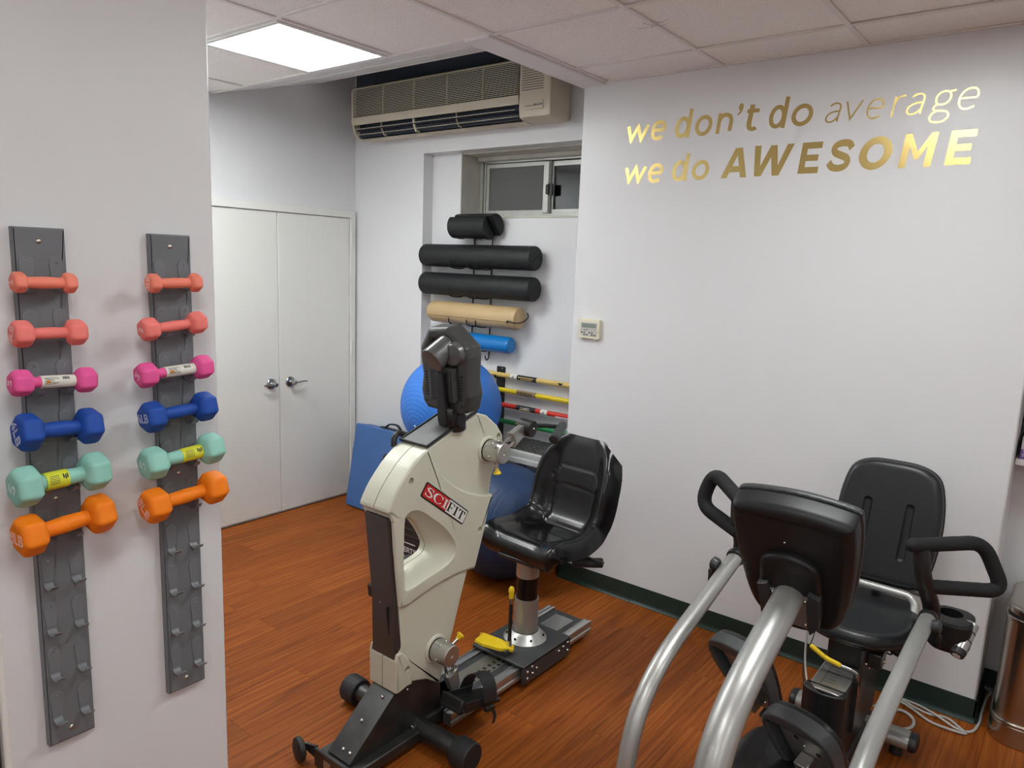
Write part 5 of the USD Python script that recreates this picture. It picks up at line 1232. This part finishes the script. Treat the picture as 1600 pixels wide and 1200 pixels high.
for pts, r_ in (([(-.67, 2.90, .50), (-.665, 2.975, .595), (-.365, 2.975, .595), (-.36, 2.90, .48)], .0155), ([(-.64, 3.02, .535), (-.38, 3.02, .528)], .009), ([(-.32, 3.10, .56), (-.45, 3.11, .565)], .010)):
    part(ns_, 'seat_frame_tube', tube(fillet(pts, .05) if len(pts) > 2 else pts, r_, 16), 'silver_paint', smooth=60)
part(ns_, 'backrest_post', bx(-.54, -.505, 3.062, 3.085, .40, .72, .003), 'silver_plate')
part(ns_, 'backrest_post', bx(-.575, -.455, 2.95, 3.08, .36, .42, .006), 'black_plastic')
# cup holder with a grip on the right of the seat
cup = to_man(prism(rrect(-.290, 2.67, -.163, 2.84, .05), .552, .655, .02, .01, steps=3)) - to_man(cyl((-.235, 2.775, .58), (-.235, 2.775, .7), .038, n=30))
ch_ = part(ns_, 'cup_holder', cup, 'console_dark', smooth=45)
part(ns_, 'holder_arm', tube([(-.37, 2.88, .53), (-.30, 2.84, .575), (-.26, 2.80, .60)], .016, 12), 'black_plastic')
ga, gb = np.array([-.172, 2.76, .640]), np.array([-.190, 2.68, .575])
gd = unit(gb - ga); gl = np.linalg.norm(gb - ga)
part(ns_, 'side_grip', cyl(ga, gb, .023, n=24), 'silver_plate')
for t_ in (.30, .62): part(ns_, 'grip_ring', cyl(ga + gd * gl * t_, ga + gd * (gl * t_ + .004), .0236, n=24), 'black_gap')
part(ns_, 'grip_end', cyl(gb - gd * .002, gb + gd * .022, .0245, .022, n=24, ch=.004), 'black_plastic')
part(ns_, 'grip_badge', lathe([(.0125, 0), (.0125, .001), (.011, .001), (.011, .0004), (.0045, .0004), (.0045, .0012), (.0005, .0012)], gb + gd * .022, gd, 24), 'logo_white')

# ================================================================== THE NOOK ON THE RIGHT AND THE CABLES
tb = thing('trash_can', 'brushed stainless steel trash can at the right edge', 'trash can', (.04, 3.40, 0))
def rr(x0, y0, x1, y1, r): return rrect(x0, y0, x1, y1, r, 8)
tx, ty = (-.098, .185), (3.235, 3.60)
part(tb, 'body', prism(rr(tx[0], ty[0], tx[1], ty[1], .085), .012, .495), 'trash_steel', smooth=50)
part(tb, 'base', prism(rr(tx[0] - .006, ty[0] - .006, tx[1] + .006, ty[1] + .006, .09), .0, .085, .004, .006), 'trash_steel', smooth=50)
part(tb, 'base_band', prism(rr(tx[0] - .008, ty[0] - .008, tx[1] + .008, ty[1] + .008, .092), .085, .097, .003, .003), 'trash_steel', smooth=50)
part(tb, 'rim_band', prism(rr(tx[0] - .003, ty[0] - .003, tx[1] + .003, ty[1] + .003, .087), .492, .512, .004, .004), 'trash_steel', smooth=50)
part(tb, 'rim_gap', prism(rr(tx[0] + .004, ty[0] + .004, tx[1] - .004, ty[1] - .004, .083), .505, .532), 'black_gap', smooth=50)
part(tb, 'lid', prism(rr(tx[0] + .002, ty[0] + .002, tx[1] - .002, ty[1] - .002, .083), .524, .556, .003, .014, steps=4), 'trash_steel', smooth=60)

sh = thing('wall_shelf', 'white wall shelf at the right edge behind the corner of the wall', 'shelf', (.4, 3.55, 1.07))
part(sh, 'board', bx(-.152, .9, 3.44, 3.645, 1.062, 1.086, .002), 'trim_white')
part(sh, 'bracket', prism([(3.645, 1.062), (3.645, .90), (3.635, .90), (3.50, 1.05), (3.50, 1.062)], .30, .32, plane='yz'), 'trim_white')
bxn = thing('carton', 'white and purple carton standing on the shelf at the right edge', 'carton', (-.05, 3.50, 1.086))
part(bxn, 'carton_body', bx(-.140, .06, 3.455, 3.56, 1.0862, 1.172, .001), 'carton_white')
part(bxn, 'carton_print', bx(-.1405, .0605, 3.4543, 3.5605, 1.0863, 1.125), 'carton_purple', smooth=False)
part(bxn, 'lettering', prism(affinity.translate(text_poly('TECH', .010, True), -.134, 1.112), -3.4542, -3.4536, plane='xz'), 'logo_white', smooth=False)
part(bxn, 'lettering', prism(affinity.translate(text_poly('THERA', .012, True), -.136, 1.094), -3.4542, -3.4536, plane='xz'), 'logo_white', smooth=False)
part(bxn, 'lettering', prism(affinity.translate(text_poly('C', .022, True), -.125, 1.138), -3.4549, -3.4544, plane='xz'), 'print_orange', smooth=False)
bk = thing('display_board', 'dark board standing on the shelf behind the white and purple carton', 'board', (.2, 3.6, 1.086))
part(bk, 'board', bx(-.150, .6, 3.585, 3.60, 1.0865, 1.45, .002), 'console_dark')
part(bk, 'board_edge', bx(-.151, -.146, 3.583, 3.602, 1.0865, 1.45, .001), 'console_band')

def cable(name, lab, pts, r, m_='cable_grey', group=None):
    c = thing(name, lab, 'cable', (pts[0][0], pts[0][1], 0))
    part(c, 'sheath', tube(spline(pts, 8), r, 8), m_, smooth=60)
cable('power_cable', 'grey cable looping over the floor towards the trash can', [(-.50, 3.05, .006), (-.46, 3.18, .006), (-.44, 3.285, .006), (-.40, 3.29, .006), (-.36, 3.27, .006), (-.30, 3.255, .006), (-.24, 3.275, .006), (-.19, 3.235, .006), (-.165, 3.205, .006), (-.22, 3.18, .014), (-.29, 3.20, .006), (-.36, 3.235, .014), (-.42, 3.26, .014), (-.46, 3.235, .006), (-.49, 3.16, .006)], .0052)
cable('power_cable', 'grey cable coming from behind the trash can along the wall corner', [(-.118, 3.625, .006), (-.128, 3.55, .006), (-.132, 3.42, .006), (-.132, 3.32, .006), (-.15, 3.235, .006), (-.20, 3.22, .006), (-.27, 3.245, .017), (-.34, 3.295, .006), (-.41, 3.30, .006), (-.47, 3.285, .006)], .0052)
cable('power_cable', 'thick grey coil of cable under the rear of the stepper', [(-.47, 3.12, .008), (-.40, 3.20, .008), (-.345, 3.17, .008), (-.34, 3.10, .008), (-.38, 3.05, .008), (-.45, 3.02, .008)], .0065)
cable('power_cable', 'grey cable hanging down to the floor behind the stepper console', [(-.66, 3.12, .47), (-.765, 3.235, .44), (-.80, 3.255, .30), (-.805, 3.25, .14), (-.79, 3.22, .05), (-.755, 3.15, .008), (-.70, 3.05, .008), (-.62, 3.0, .012)], .0048)
cable('thin_cable', 'thin black cable hanging beside the grey cable behind the stepper console', [(-.65, 3.13, .475), (-.745, 3.25, .45), (-.765, 3.262, .34), (-.775, 3.26, .20), (-.80, 3.25, .06), (-.79, 3.20, .004), (-.74, 3.08, .004), (-.72, 2.97, .004)], .0022, 'black_rubber')

cw = thing('cobweb', 'dark dusty cobweb strands clinging to the ceiling grid above the slogan', 'cobweb', (-1.39, 2.66, 2.69))
for k in range(7):
    a0, r0 = rng.uniform(0, 2 * PI), rng.uniform(.03, .075)
    p0 = np.array([-1.435 + rng.uniform(-.025, .025), 2.64 + rng.uniform(-.05, .05), 2.6905]); p1 = p0 + np.array([r0 * math.cos(a0), r0 * math.sin(a0), -.001])
    part(cw, 'strand', tube(spline([p0, (p0 + p1) / 2 - np.array([0, 0, rng.uniform(.002, .006)]), p1], 4), .0005, 5), 'rack_grey')
